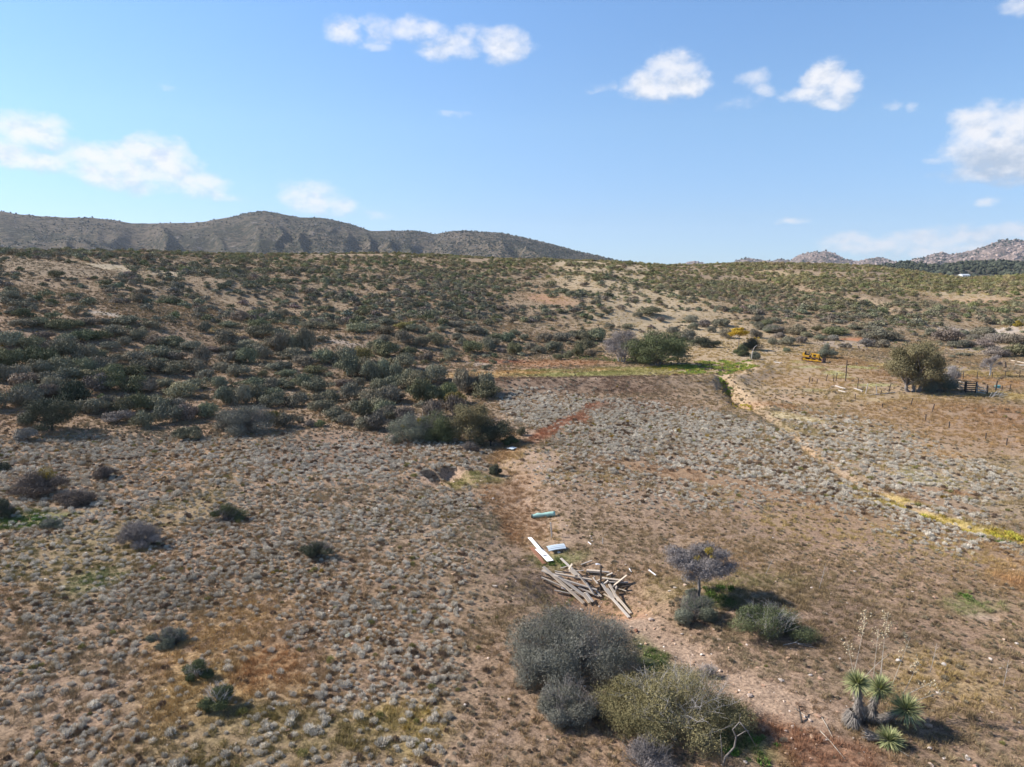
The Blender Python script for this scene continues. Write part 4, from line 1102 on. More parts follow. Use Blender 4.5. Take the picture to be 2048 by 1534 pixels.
def weed_patch(name, ells, cell, cols, label, sc=(.7, 1.4)):
    X, Y = [], []
    for (u, v, ru, rv, den) in ells:
        p = unproj(u, v); rx = ru * math.hypot(*p, CAMH) / F; a, b = unproj(u, v - rv), unproj(u, v + rv); ry = (math.hypot(*a) - math.hypot(*b)) / 2
        k = int(4 * rx * ry / cell ** 2) + 4
        q = rng.uniform(-1, 1, (k, 2)); q = q[(np.hypot(q[:, 0], q[:, 1]) < 1) & (rng.random(k) < den)]
        xx, yy = p[0] + q[:, 0] * rx, p[1] + q[:, 1] * ry
        m = fbm(xx / 2.5, yy / 2.5, 2, 171) + .35 - .5 * np.hypot(q[:, 0], q[:, 1]) ** 3 > rng.uniform(-.3, .3, len(xx))
        X.append(xx[m]); Y.append(yy[m])
    x = np.concatenate(X); y = np.concatenate(Y); n = len(x); z = height(x, y)
    c = np.array(cols)[rng.integers(0, len(cols), n)] * (1 + rng.normal(size=(n, 1)) * .12)
    s = rng.uniform(*sc, n)
    scatter(name, np.stack([x, y, z - .02], 1), rng.random(n) * 6.28, np.stack([s, s, s * rng.uniform(.7, 1.2, n)], 1), rng.integers(0, 5, n), np.clip(c, .02, .9), C_WEED, label)


build_sage()
build_grass()
weed_patch('green_weeds', [(1420, 741, 46, 8, 1), (1385, 734, 30, 5, .8), (1380, 748, 30, 4, 1), (1480, 737, 30, 8, 1), (1350, 735, 30, 4, .4), (1450, 724, 14, 4, .6), (1415, 726, 24, 4, .6), (1500, 734, 20, 6, .5), (1450, 770, 10, 7, 1)], .42,
           [(0.24, 0.32, 0.06), (0.32, 0.38, 0.08), (0.17, 0.24, 0.05), (0.42, 0.42, 0.09)], 'bright green leafy weeds filling the damp end of the dry pond')
weed_patch('yellow_weeds', [(1485, 800, 16, 9, 1), (1330, 737, 34, 4, .8), (1370, 749, 40, 3, .8), (2030, 1071, 22, 7, .9), (1870, 1030, 30, 5, .9), (1915, 1044, 30, 5, .9), (1960, 1058, 34, 5, .9), (2000, 1068, 30, 5, .8)], .36,
           [(0.55, 0.46, 0.06), (0.48, 0.44, 0.08), (0.50, 0.38, 0.08)], 'yellow flowering weeds along the ditch and the pond edge', (.5, 1.1))
weed_patch('shade_weeds', [(1445, 1190, 50, 18, .7), (1300, 1310, 40, 38, .6), (1990, 1075, 24, 8, .6), (1940, 1195, 60, 20, .12), (1500, 1495, 60, 30, .4), (60, 1045, 50, 14, .4), (1225, 1235, 20, 12, .3), (1258, 1180, 14, 18, .4), (575, 1160, 25, 12, .3), (1120, 1116, 30, 10, .4), (1280, 720, 90, 5, .5), (1180, 716, 60, 6, .3)], .30,
           [(0.12, 0.20, 0.045), (0.16, 0.25, 0.06), (0.18, 0.22, 0.08)], 'low green weeds growing in the shade beside trees and shrubs', (.35, .9))

# stones
def stone_mesh(name, seed):
    rg = np.random.default_rng(seed)
    import bmesh
    bm = bmesh.new(); bmesh.ops.create_icosphere(bm, subdivisions=1, radius=.5)
    for v in bm.verts: v.co = v.co * (1 + rg.normal() * .16); v.co.z *= .6
    me = bpy.data.meshes.new(name); bm.to_mesh(me); bm.free()
    at = me.attributes.new('tint', 'FLOAT', 'POINT'); at.data.foreach_set('value', rg.random(len(me.vertices)).astype(np.float32) * .5 + .25)
    me.materials.append(M['leaf_inst']); return me


C_STONE = proto_collection('field_stone', [stone_mesh('stone_%d' % i, 400 + i) for i in range(5)])


def build_stones():
    x, y = grid_pts(0.34, 17, 62)
    p0 = line_w([(1200, 1190), (1280, 1225), (1330, 1290), (1440, 1360), (1580, 1410), (1680, 1430)])
    d = dist_poly(x, y, p0)
    p1 = line_w([(1060, 900), (1090, 960), (1110, 1020)]); d1 = dist_poly(x, y, p1)
    pr = .12 + .60 * np.exp(-(d / 2.6) ** 2) + .2 * np.exp(-(d1 / 3.0) ** 2)
    m = rng.random(len(x)) < pr; x, y = x[m], y[m]; n = len(x)
    s = np.clip(rng.lognormal(-2.65, .55, n), .03, .26)
    c = np.array([(0.55, 0.42, 0.33), (0.42, 0.27, 0.19), (0.66, 0.57, 0.50), (0.45, 0.30, 0.20)])[rng.integers(0, 4, n)]
    scatter('field_stones', np.stack([x, y, height(x, y) + s * .1], 1), rng.random(n) * 6.28, np.stack([s, s * rng.uniform(.6, 1, n), s * rng.uniform(.6, 1, n)], 1), rng.integers(0, 5, n), c * (1 + rng.normal(size=(n, 1)) * .1), C_STONE, 'small pale and reddish stones strewn over the bare soil')
    print('stones', n)


build_stones()

# far woodland on the mountains
def crown_blob(name, seed):
    rg = np.random.default_rng(seed)
    import bmesh
    bm = bmesh.new(); bmesh.ops.create_icosphere(bm, subdivisions=1, radius=.5)
    for v in bm.verts: v.co = v.co * (1 + rg.normal() * .22); v.co.z = v.co.z * 1.0 + .4
    me = bpy.data.meshes.new(name); bm.to_mesh(me); bm.free()
    at = me.attributes.new('tint', 'FLOAT', 'POINT'); at.data.foreach_set('value', rg.random(len(me.vertices)).astype(np.float32))
    me.materials.append(M['leaf_inst']); return me


C_WOOD = proto_collection('far_tree', [crown_blob('far_tree_crown_%d' % i, 500 + i) for i in range(5)])


def woods(V, t, n, wfun, smin, smax, seed):
    rg = np.random.default_rng(seed)
    nr, na, _ = V.shape
    i = rg.random(n) * (nr - 1.01); j = rg.random(n) * (na - 1.01)
    a, b = i.astype(int), j.astype(int); fi, fj = (i - a)[:, None], (j - b)[:, None]
    P = (V[a, b] * (1 - fj) + V[a, b + 1] * fj) * (1 - fi) + (V[a + 1, b] * (1 - fj) + V[a + 1, b + 1] * fj) * fi
    u, v, d = project(P[:, 0], P[:, 1], P[:, 2])
    k = rg.random(n) < wfun(u, v, P)
    P = P[k]; s = rg.uniform(smin, smax, len(P))
    return P, s


def lw(u, v, P):
    n = fbm(P[:, 0] / 90, P[:, 1] / 90, 3, 601)
    return np.clip(np.interp(u, [-900, 500, 640, 860, 1000, 1240], [.12, .15, .25, .6, .8, .9]) + n * .8, 0, 1)


PA, sA = woods(V1, t1, 42000, lw, 2.2, 5.5, 1)
PB, sB = woods(V2, t2, 9000, lambda u, v, P: np.clip(.15 + fbm(P[:, 0] / 160, P[:, 1] / 160, 3, 603) * 1.2, 0, 1), 7, 14, 2)
PC, sC = woods(V3, t3, 16000, lambda u, v, P: np.clip(.75 + fbm(P[:, 0] / 60, P[:, 1] / 60, 3, 604) * .6, 0, 1), 4, 8, 3)
PP = np.concatenate([PA, PB, PC]); ss = np.concatenate([sA, sB, sC]); nn_ = len(PP)
scatter('far_woodland', PP, rng.random(nn_) * 6.28, np.stack([ss, ss, ss * rng.uniform(.7, 1.1, nn_)], 1), rng.integers(0, 5, nn_), np.array((0.055, 0.062, 0.040)) * (1 + rng.normal(size=(nn_, 1)) * .2).clip(.4, 2), C_WOOD, 'dark juniper and oak woodland dotting the distant mountains')
# granite boulders on the skyline of both ranges
C_BOUL = proto_collection('boulder', [stone_mesh('boulder_%d' % i, 450 + i) for i in range(5)])
PA, sA = woods(V1, t1, 16000, lambda u, v, P: np.clip(np.interp(u, [-900, 100, 400, 640, 860, 1200], [.2, .4, .15, .25, 1.3, 1.3]) * np.interp(P[:, 2], [60, 120, 200], [.2, .5, 1]) + .5 * fbm(P[:, 0] / 80, P[:, 1] / 80, 3, 611), 0, 1) * .6, 2.5, 8, 5)
PB, sB = woods(V2, t2, 16000, lambda u, v, P: np.clip(.7 + fbm(P[:, 0] / 160, P[:, 1] / 160, 3, 613), 0, 1) * .7, 7, 22, 6)
PP = np.concatenate([PA, PB]); ss = np.concatenate([sA, sB]); nb_ = len(PP)
bc = np.concatenate([np.tile((0.235, 0.20, 0.175), (len(PA), 1)), np.tile((0.36, 0.275, 0.235), (len(PB), 1))]) * (1 + rng.normal(size=(nb_, 1)) * .14)
scatter('mountain_boulders', PP, rng.random(nb_) * 6.28, np.stack([ss, ss * .8, ss * rng.uniform(.7, 1.3, nb_)], 1), rng.integers(0, 5, nb_), np.clip(bc, .05, .9), C_BOUL, 'granite boulders heaped on the distant mountain crests')

# ---------------------------------------------------------------- near shrubs and trees, one by one
def leaf_mat(name, c1, c2): return foliage_mat(name, c1, c2)


M['l_grey'] = leaf_mat('grey_twig_leaves', (0.105, 0.106, 0.080), (0.290, 0.285, 0.235))
M['l_greygreen'] = leaf_mat('grey_green_leaves', (0.115, 0.128, 0.088), (0.280, 0.290, 0.220))
M['l_olive'] = leaf_mat('olive_leaves', (0.110, 0.098, 0.042), (0.370, 0.320, 0.165))
M['l_olive2'] = leaf_mat('brown_olive_leaves', (0.120, 0.105, 0.055), (0.290, 0.250, 0.135))
M['l_green'] = leaf_mat('dull_green_leaves', (0.075, 0.095, 0.042), (0.185, 0.200, 0.100))
M['l_dark'] = leaf_mat('dark_evergreen_leaves', (0.050, 0.058, 0.036), (0.130, 0.135, 0.090))
M['l_brown'] = leaf_mat('brown_twig_leaves', (0.120, 0.090, 0.070), (0.230, 0.185, 0.150))
M['l_silver'] = leaf_mat('silver_twig_leaves', (0.18, 0.162, 0.15), (0.42, 0.385, 0.36))
M['l_lilac'] = leaf_mat('grey_lilac_twigs', (0.15, 0.132, 0.125), (0.36, 0.325, 0.31))
M['l_yellow'] = leaf_mat('autumn_yellow_leaves', (0.42, 0.26, 0.03), (0.66, 0.46, 0.06))
M['l_must'] = leaf_mat('mistletoe_yellow_leaves', (0.22, 0.16, 0.02), (0.40, 0.30, 0.05))
M['yucca'] = leaf_mat('yucca_blades', (0.12, 0.155, 0.055), (0.44, 0.45, 0.22))
M['shag'] = leaf_mat('dead_yucca_leaves', (0.13, 0.115, 0.10), (0.32, 0.285, 0.25))
M['stalk'] = simple_mat('dry_flower_stalk', (0.34, 0.29, 0.23), (0.55, 0.49, 0.41), 6, .8)
M['pods'] = leaf_mat('dry_seed_pods', (0.38, 0.30, 0.18), (0.62, 0.52, 0.36))


def at_px(u, v):
    p = ground_pt(u, v); return p


def near_shrub(name, label, cat, u, v, W, D, H, lm, seed, n=4000, lobes=12, ll=.09, lw=.022, twigs=26, out=.55, up=.35, tr=.014, bark='bark', group=None, lobe_r=.44, airy=.2, tips=None, rot=None):
    p = at_px(u, v)
    t = thing(name, label, cat, (p.x, p.y, p.z - .03), rot or 0.0, group)
    me = shrub_mesh(name + '_foliage', seed, W, D, H, int(lobes * 1.35), int(n * 2.8), ll * .95, lw * (1.15 if ll >= .105 else .78), out * .9, up * .4, airy * .6, lobe_r * .80, ragged=1.45)
    link('foliage', me, M[lm], t)
    tw = twig_mesh(name + '_branches', seed + 7, W * 1.12, D * 1.12, H, int(twigs * 1.6), tr * .8, overshoot=1.22, forks=5)
    link('branches', tw, M[bark], t)
    if tips:
        rg = np.random.default_rng(seed + 3); vs, ts = [], []
        for (x, y, z, r, k) in tips[1]:
            a, b = leaf_cloud(rg, (x, y, z), (r, r, r * .8), k, ll, lw, .5, .3); vs.append(a); ts.append(b)
        a = np.concatenate(vs); o = link('foliage_clump', np_mesh(name + '_clump', a, np.arange(len(a)).reshape(-1, 3), attrs={'tint': np.concatenate(ts)}), M[tips[0]], t)
        if len(tips) > 2: o['label'] = tips[2]
    return t


def tree(name, label, u, v, H, W, trunk_h, lm, seed, n=5000, lobes=16, ll=.16, lw=.05, trunk_r=.12, bark='bark', D=None, lean=(0, 0), lobe_r=.30, crown_low=0.3, airy=.3, cat='tree', flat=1.0, group=None, tips=None, stems=1):
    D = D or W * .9; rg = np.random.default_rng(seed); rn = random.Random(seed)
    p = at_px(u, v)
    t = thing(name, label, cat, (p.x, p.y, p.z - .05), 0.0, group)
    tk = MB(); br = MB(); vs, ts = [], []
    forks = []
    for s in range(stems):
        ox = (s - (stems - 1) / 2) * trunk_r * 2.2
        top = Vector((lean[0] + ox * 1.8, lean[1] + rn.uniform(-.1, .1), trunk_h))
        b = Vector((ox, 0, -.1)); m1 = b.lerp(top, .45) + Vector((rn.uniform(-.6, .6) * trunk_r, rn.uniform(-1, 1) * trunk_r, 0))
        tk.tube([b, b.lerp(m1, .3) + Vector((0, 0, .02)), m1, top], [trunk_r * 1.25, trunk_r, trunk_r * .85, trunk_r * .7], 8)
        forks.append(top)
    for k in range(lobes):
        an = k * 2.399 + rn.random() * .5; rd = math.sqrt((k + .5) / lobes) * .80
        cx, cy = lean[0] + math.cos(an) * rd * W / 2, lean[1] + math.sin(an) * rd * D / 2
        zt = H - (H - trunk_h * .9) * (.75 * rd ** 2.2) * flat
        low = trunk_h * crown_low + (H - trunk_h) * .15
        cz = lerp(low, zt, rn.uniform(.45, 1.0) if k % 3 else rn.uniform(.15, .6))
        lr = lobe_r * rn.uniform(.75, 1.25)
        rz = (H - trunk_h * crown_low) * lr * .55
        cz = min(cz, H - rz * .8)
        c = Vector((cx, cy, cz)); f = forks[k % len(forks)]
        mid = f.lerp(c, .5) + Vector((rn.uniform(-.1, .1), rn.uniform(-.1, .1), rn.uniform(-.05, .12))) * H * .25
        r0 = trunk_r * .5
        br.tube([f - Vector((0, 0, trunk_r * .4)), f.lerp(mid, .5), mid, mid.lerp(c, .6), c], [r0, r0 * .8, r0 * .6, r0 * .4, r0 * .2], 5, False)
        for q in range(6):
            s0 = mid.lerp(c, rn.random()); e0 = s0 + Vector((rn.uniform(-1, 1), rn.uniform(-1, 1), rn.uniform(-.4, .8))).normalized() * rn.uniform(.6, 1.25) * W * lr * .55
            br.tube([s0, s0.lerp(e0, .5) + Vector((0, 0, .03)), e0], [r0 * .3, r0 * .2, r0 * .06], 3, False)
        a, bb = leaf_cloud(rg, (cx, cy, cz), (W * lr * .58, D * lr * .58, rz), int(n * 1.6) // lobes, ll * .85, lw * 1.1, .5, .1, (cx * .5, cy * .5, cz - rz), shell=.45 - airy * .4)
        vs.append(a); ts.append(np.clip(bb * .6 + rg.random() * .4, 0, 1))
    a = np.concatenate(vs)
    link('trunk', tk.mesh(name + '_trunk', True), M[bark], t)
    link('branches', br.mesh(name + '_branches'), M[bark], t)
    link('crown', np_mesh(name + '_crown', a, np.arange(len(a)).reshape(-1, 3), attrs={'tint': np.concatenate(ts)}), M[lm], t)
    if tips:
        vs, ts = [], []
        for (x, y, z, r, k) in tips[1]:
            a, b = leaf_cloud(rg, (x, y, z), (r, r, r * .8), k, ll, lw, .5, .3); vs.append(a); ts.append(b)
        a = np.concatenate(vs); link('mistletoe', np_mesh(name + '_clump', a, np.arange(len(a)).reshape(-1, 3), attrs={'tint': np.concatenate(ts)}), M[tips[0]], t)
    return t


# foreground
near_shrub('thorn_shrub', 'largest dark grey thicket just below the heap of planks', 'shrub', 1150, 1320, 4.6, 4.6, 2.1, 'l_grey', 1001, 26000, 26, .085, .020, 70, lobe_r=.34, airy=.3)
near_shrub('thorn_shrub', 'low grey lobe at the left foot of the largest dark grey thicket', 'shrub', 1068, 1348, 2.3, 2.0, 1.15, 'l_grey', 1002, 8000, 10, .085, .020, 30)
near_shrub('thorn_shrub', 'rounded dark grey bush below the largest thicket, beside the olive one', 'shrub', 1142, 1436, 2.3, 1.9, 1.35, 'l_grey', 1003, 9000, 10, .085, .018, 40)
near_shrub('mesquite_shrub', 'big sprawling olive-yellow thorn bush at the bottom of the picture', 'shrub', 1348, 1446, 4.7, 3.9, 1.8, 'l_olive', 1004, 27000, 26, .08, .022, 80, bark='bark_pale', tr=.012, lobe_r=.32, airy=.5, up=.15)
near_shrub('thorn_shrub', 'grey twiggy bush cut by the bottom edge left of the bleached dead branch', 'shrub', 1288, 1535, 1.9, 1.6, 1.0, 'l_lilac', 1005, 5000, 8, .08, .018, 34)
near_shrub('thorn_shrub', 'pale grey-green ball of a bush on bare soil below the grey tree', 'shrub', 1387, 1238, 1.7, 1.5, 1.2, 'l_greygreen', 1006, 8000, 8, .08, .02, 30)
near_shrub('thorn_shrub', 'scraggly olive-green bush with long arching shoots right of the round grey-green one', 'shrub', 1535, 1270, 3.3, 2.4, 1.3, 'l_green', 1007, 11000, 12, .09, .022, 60, bark='bark_pale', tr=.009, airy=.6, lobe_r=.36)
tree('grey_tree', 'small lilac-grey leafless tree with yellow mistletoe above its dark green shade', 1396, 1192, 2.65, 3.6, 1.05, 'l_lilac', 1010, 24000, 30, .11, .018, .085, 'bark', D=3.0, lobe_r=.26, airy=.7, flat=.8, crown_low=.75,
     tips=('l_must', [(.35, -.2, 2.35, .22, 260), (-.2, -.3, 2.0, .2, 160), (.95, -.4, 1.3, .2, 160), (.6, 0, 1.9, .2, 160)]))
near_shrub('thorn_shrub', 'rusty brown thicket with a yellow-green top at the far left', 'shrub', 82, 988, 4.0, 2.8, 1.6, 'l_brown', 1011, 8000, 12, .12, .026, 60, airy=.5, tips=('l_must', [(.3, .2, 1.5, .5, 500), (.7, 0, 1.3, .4, 300)], 'yellow-green leafy clump'))
near_shrub('thorn_shrub', 'grey-brown twiggy bush just right of the rusty thicket', 'shrub', 150, 1006, 2.6, 1.8, 1.1, 'l_brown', 1012, 5000, 9, .11, .024, 50, airy=.5)
near_shrub('thorn_shrub', 'small dark bush standing alone up-slope of the rusty thicket', 'shrub', 207, 957, 1.8, 1.3, .9, 'l_brown', 1013, 3000, 6, .12, .026, 24, airy=.4)
near_shrub('thorn_shrub', 'dark bush in green weeds cut by the left edge', 'shrub', 2, 1035, 1.9, 1.5, 1.1, 'l_dark', 1014, 3000, 7, .11, .026, 20)
near_shrub('thorn_shrub', 'small dark bush cut by the left edge, above the rusty thicket', 'shrub', -6, 940, 1.5, 1.2, .9, 'l_dark', 1015, 2000, 6, .12, .028, 16)
near_shrub('thorn_shrub', 'low flattened grey-green bush below the rusty thicket', 'shrub', 108, 1052, 1.6, 1.0, .5, 'l_greygreen', 1016, 2000, 6, .10, .024, 16)
near_shrub('thorn_shrub', 'green-topped bush with grey twigs spreading left, alone on the tufted slope', 'shrub', 455, 1040, 1.9, 1.3, .95, 'l_green', 1017, 4500, 8, .10, .022, 30)
near_shrub('thorn_shrub', 'twiggy lilac-grey bush with a very dark right side, alone in the tufts', 'shrub', 282, 1088, 2.4, 1.8, 1.3, 'l_lilac', 1018, 6000, 10, .10, .018, 60, airy=.5)
near_shrub('thorn_shrub', 'dark round bush alone between the tufts, left of the planks', 'shrub', 638, 1112, 1.7, 1.3, 1.0, 'l_dark', 1019, 4500, 8, .09, .020, 30)
near_shrub('thorn_shrub', 'uppermost of three small bushes in the orange grass', 'shrub', 338, 1288, 1.45, 1.1, .8, 'l_greygreen', 1020, 4500, 7, .09, .02, 30)
near_shrub('thorn_shrub', 'middle one of three small bushes in the orange grass, with a dead twig', 'shrub', 398, 1352, 1.2, 1.0, .6, 'l_green', 1021, 3000, 6, .09, .02, 26, bark='bark_pale')
near_shrub('thorn_shrub', 'lowest of three small bushes in the orange grass', 'shrub', 440, 1412, 1.2, 1.0, .85, 'l_green', 1022, 3600, 6, .09, .02, 26, bark='bark_pale')
near_shrub('juniper_shrub', 'small dense dark green bush alone by the wash', 'shrub', 992, 950, 1.05, .9, .8, 'l_dark', 1023, 2600, 6, .09, .025, 10)
near_shrub('thorn_shrub', 'small grey-green bush at the foot of the lilac-grey tree', 'shrub', 1384, 1196, .9, .7, .45, 'l_greygreen', 1024, 1600, 5, .08, .02, 12)
near_shrub('thorn_shrub', 'dead pale grey bush above the olive-yellow one, on the stony soil', 'shrub', 1418, 1352, .9, .7, .5, 'l_lilac', 1025, 900, 5, .08, .014, 24, bark='bark_pale', airy=.8)
# dark trees and big shrubs at the edge of the brush
tree('oak_tree', 'broad dark oak with a long shadow at the lower edge of the brush, far left', 104, 862, 3.2, 5.4, .7, 'l_dark', 1030, 13000, 18, .13, .045, .13, 'bark_dark', lobe_r=.34, crown_low=.1, airy=.1)
near_shrub('mesquite_shrub', 'largest grey domed bush at the lower edge of the brush', 'shrub', 490, 864, 6.0, 4.2, 2.7, 'l_grey', 1031, 13000, 18, .13, .034, 60, lobe_r=.36)
tree('oak_tree', 'upright olive-green oak above the wash, right end of the brush', 940, 884, 4.2, 4.2, 1.0, 'l_olive2', 1032, 13000, 18, .13, .045, .13, 'bark', lobe_r=.34, crown_low=.1, airy=.15)
tree('juniper_tree', 'low dark green juniper right under the upright olive-green oak', 982, 892, 2.7, 3.8, .5, 'l_dark', 1033, 8000, 14, .12, .045, .10, 'bark_dark', lobe_r=.36, crown_low=.1, airy=.1)
near_shrub('thorn_shrub', 'leftmost dark grey-green bush of the clump around the upright oak, beside a white rock', 'shrub', 826, 882, 4.4, 3.8, 2.6, 'l_greygreen', 1034, 8000, 14, .12, .03, 40, tips=('l_must', [(-.8, -.6, 1.5, .22, 100), (.6, -.3, 2.0, .22, 100)], 'yellowish mistletoe clump'))
near_shrub('thorn_shrub', 'dark leafy bush between the upright oak and the grey-green bush', 'shrub', 876, 880, 3.8, 3.4, 2.8, 'l_green', 1035, 8000, 12, .12, .032, 40)
near_shrub('thorn_shrub', 'brown dead bush in front of the upright oak', 'shrub', 938, 902, 1.8, 1.2, .8, 'l_brown', 1036, 1600, 6, .12, .02, 40, bark='bark', airy=.8)
near_shrub('thorn_shrub', 'small green bush in the oak\'s shadow beside the wash', 'shrub', 1022, 888, 1.6, 1.2, .9, 'l_green', 1037, 2600, 7, .11, .03, 14)
# trees by the dry pond
tree('mesquite_tree', 'silvery leafless tree at the left of the clump by the dry pond', 1243, 724, 5.4, 6.6, .8, 'l_lilac', 1040, 9000, 22, .26, .045, .16, 'bark_pale', lobe_r=.30, airy=.5, crown_low=.2, stems=3)
tree('mesquite_tree', 'broad dark olive tree at the right of the clump by the dry pond', 1316, 731, 5.8, 10.5, .6, 'l_green', 1041, 19000, 40, .24, .08, .2, 'bark', lobe_r=.30, airy=.2, crown_low=.1, stems=2)
near_shrub('thorn_shrub', 'round grey-green bush at the right foot of the broad dark olive tree', 'shrub', 1364, 712, 3.0, 2.2, 1.7, 'l_greygreen', 1042, 2400, 8, .16, .05, 10)
near_shrub('thorn_shrub', 'dark low bush filling the gap between the silvery and the broad dark tree', 'shrub', 1280, 728, 4.2, 2.6, 3.0, 'l_green', 1052, 4000, 10, .2, .06, 14)
near_shrub('thorn_shrub', 'bright olive bush behind the right side of the pond trees', 'shrub', 1350, 690, 3.6, 2.6, 2.6, 'l_green', 1043, 2600, 9, .18, .06, 10)
near_shrub('thorn_shrub', 'wide dark brown-green mound of bush between the pond trees and the yellow tree', 'shrub', 1413, 694, 5.4, 3.4, 2.4, 'l_dark', 1044, 4200, 14, .18, .055, 30)
near_shrub('thorn_shrub', 'dark grey rounded bush left of the wide dark mound', 'shrub', 1378, 684, 3.4, 2.4, 2.3, 'l_grey', 1045, 2400, 9, .18, .05, 16)
tree('cottonwood_tree', 'small tree with golden yellow autumn leaves on a thin trunk', 1476, 700, 4.4, 3.5, 2.6, 'l_yellow', 1046, 3000, 10, .20, .09, .08, 'bark', lobe_r=.36, airy=.3, crown_low=.95, lean=(.1, 0))
near_shrub('thorn_shrub', 'dark bush with yellow tips right of the golden tree', 'shrub', 1506, 700, 5.0, 3.0, 2.3, 'l_dark', 1047, 3600, 12, .18, .055, 20, tips=('l_yellow', [(.8, -.3, 2.2, .35, 90), (-1.2, 0, 2.2, .3, 90), (.1, -.2, 2.3, .25, 60)], 'golden yellow leaf tips'))
near_shrub('thorn_shrub', 'green bush in front of the golden tree beside the bent white snag', 'shrub', 1482, 712, 2.8, 2.0, 1.9, 'l_green', 1048, 2200, 8, .17, .055, 10)
near_shrub('thorn_shrub', 'grey-green bush right behind the bent white snag', 'shrub', 1510, 718, 2.0, 1.5, 1.3, 'l_greygreen', 1049, 1400, 6, .16, .05, 10)
near_shrub('thorn_shrub', 'dense grey-green bush right behind the yellow bulldozer', 'shrub', 1652, 716, 3.2, 2.6, 2.3, 'l_greygreen', 1050, 3600, 10, .17, .05, 16)
tree('juniper_tree', 'small flat-topped tree alone in pale scrub up-slope of the bulldozer', 1633, 672, 2.6, 3.0, 1.1, 'l_olive2', 1051, 1500, 8, .2, .07, .07, 'bark_dark', lobe_r=.36, crown_low=.9)
# corral trees
tree('mesquite_tree', 'tallest tree of the right side, brown-olive crown beside the wooden corral', 1826, 784, 6.6, 7.4, 1.0, 'l_olive2', 1060, 20000, 40, .20, .07, .24, 'bark', lobe_r=.27, airy=.3, crown_low=.15, stems=3)
near_shrub('thorn_shrub', 'dark grey-green bush between the tallest tree and the corral rails', 'shrub', 1876, 782, 5.0, 3.2, 2.3, 'l_greygreen', 1061, 6000, 14, .16, .045, 50, bark='bark_pale')
near_shrub('thorn_shrub', 'silvery leafless shrub behind the corral rails', 'shrub', 1906, 762, 2.6, 2.0, 2.1, 'l_silver', 1062, 1800, 8, .2, .03, 40, bark='bark_pale', airy=.6)
tree('dead_tree', 'small grey-crowned dead tree on a white trunk behind the far wire fence', 1979, 752, 3.3, 2.9, 1.3, 'l_lilac', 1063, 2800, 12, .18, .03, .13, 'bark_pale', lobe_r=.34, airy=.6, crown_low=.8)
for (u, v, w_) in ((2016, 650, 'left'), (2036, 653, 'right')):
    near_shrub('thorn_shrub', 'yellow-green round bush near the right edge of the slope, %s one of the pair' % w_, 'shrub', u, v, 2.4, 1.8, 1.3, 'l_must', 1070 + u, 900, 6, .2, .07, 4)


def snag(name, label, u, v, paths, mat='bark_pale', cat='dead branch', rotz=0):
    p = at_px(u, v); mb = MB()
    for (pts, r0, r1) in paths:
        k = len(pts); mb.tube(pts, [r0 + (r1 - r0) * i / (k - 1) for i in range(k)], 6)
    o = link(name, mb.mesh(name, True), M[mat], loc=p, rotz=rotz); return tag(o, label, cat)


snag('white_snag', 'bent white dead trunk standing by the sandy loop of track', 1503, 722, [([(0, 0, -.1), (0, 0, .9), (.1, 0, 1.6), (.35, 0, 2.2), (.8, 0, 2.6)], .08, .03), ([(.1, 0, 1.6), (-.1, 0, 1.9)], .03, .01)])
snag('dead_branch', 'bleached forked dead branch rising from the shade at the bottom edge', 1444, 1534, [([(0, 0, -.1), (.1, .05, .3), (.38, .1, .6), (.42, .1, .95), (.30, .1, 1.2), (.5, .1, 1.45)], .04, .016), ([(.5, .1, 1.45), (.75, .05, 1.15), (1.0, 0, .7)], .022, .008), ([(.42, .1, .95), (.7, .15, 1.1), (.85, .2, 1.1)], .02, .006), ([(0, 0, .1), (-.05, 0, .7), (-.1, 0, 1.1)], .02, .006), ([(.5, .1, 1.45), (.5, .1, 1.75)], .012, .004)], 'bark')
snag('dead_branch', 'pale dead branches poking out of the grey-green bush left of the upright oak', 846, 872, [([(0, 0, 0), (.1, 0, 1.2), (0, 0, 2.2)], .05, .015), ([(.1, 0, 1.2), (.5, 0, 1.9), (.6, 0, 2.3)], .03, .008), ([(.05, 0, 1.6), (-.4, 0, 2.1)], .02, .006)])
snag('dead_branch', 'white branch lying on the bank left of the dry pond', 895, 744, [([(-.7, 0, .1), (0, .1, .25), (.9, -.1, .1)], .05, .02), ([(0, .1, .25), (.3, .2, .5)], .03, .01)])
snag('dead_branch', 'bent dark stick lying between the olive bush and the yucca', 1604, 1446, [([(0, 0, 0), (.05, .3, .18), (.12, .6, .22), (.4, .62, .16)], .035, .012), ([(.05, .3, .18), (-.12, .45, .3)], .015, .005)], 'bark_dark')
snag('dead_branch', 'pale dead twigs lying in the shade of the scraggly olive-green bush', 1590, 1292, [([(-.5, 0, .04), (0, .05, .12), (.7, 0, .05)], .016, .006), ([(.0, .05, .12), (.45, .3, .2)], .012, .004), ([(.1, 0, .1), (.9, -.25, .04)], .010, .004)])
for (u, v, a, L, lb) in ((1530, 1150, 1.2, .9, 'thin dry stem standing in the tufts right of the lilac-grey tree'), (1638, 1178, 1.4, 1.3, 'pale branching dry stem standing in olive grass'), (1860, 1345, 1.45, 1.2, 'dry pale stem standing up-slope of the yucca'), (2006, 1375, 1.5, 1.1, 'dry stem in straw-coloured ground at the right edge')):
    e = (math.cos(a) * L, 0, math.sin(a) * L)
    snag('dry_stem', lb, u, v, [([(0, 0, 0), (e[0] * .5 + .03, .02, e[2] * .5), e], .012, .004)] + [([(e[0] * f, 0, e[2] * f), (e[0] * f + s * .16, .03, e[2] * f + .2)], .006, .002) for f, s in ((.5, 1), (.62, -1), (.75, 1), (.85, -1))], cat='dry stem')

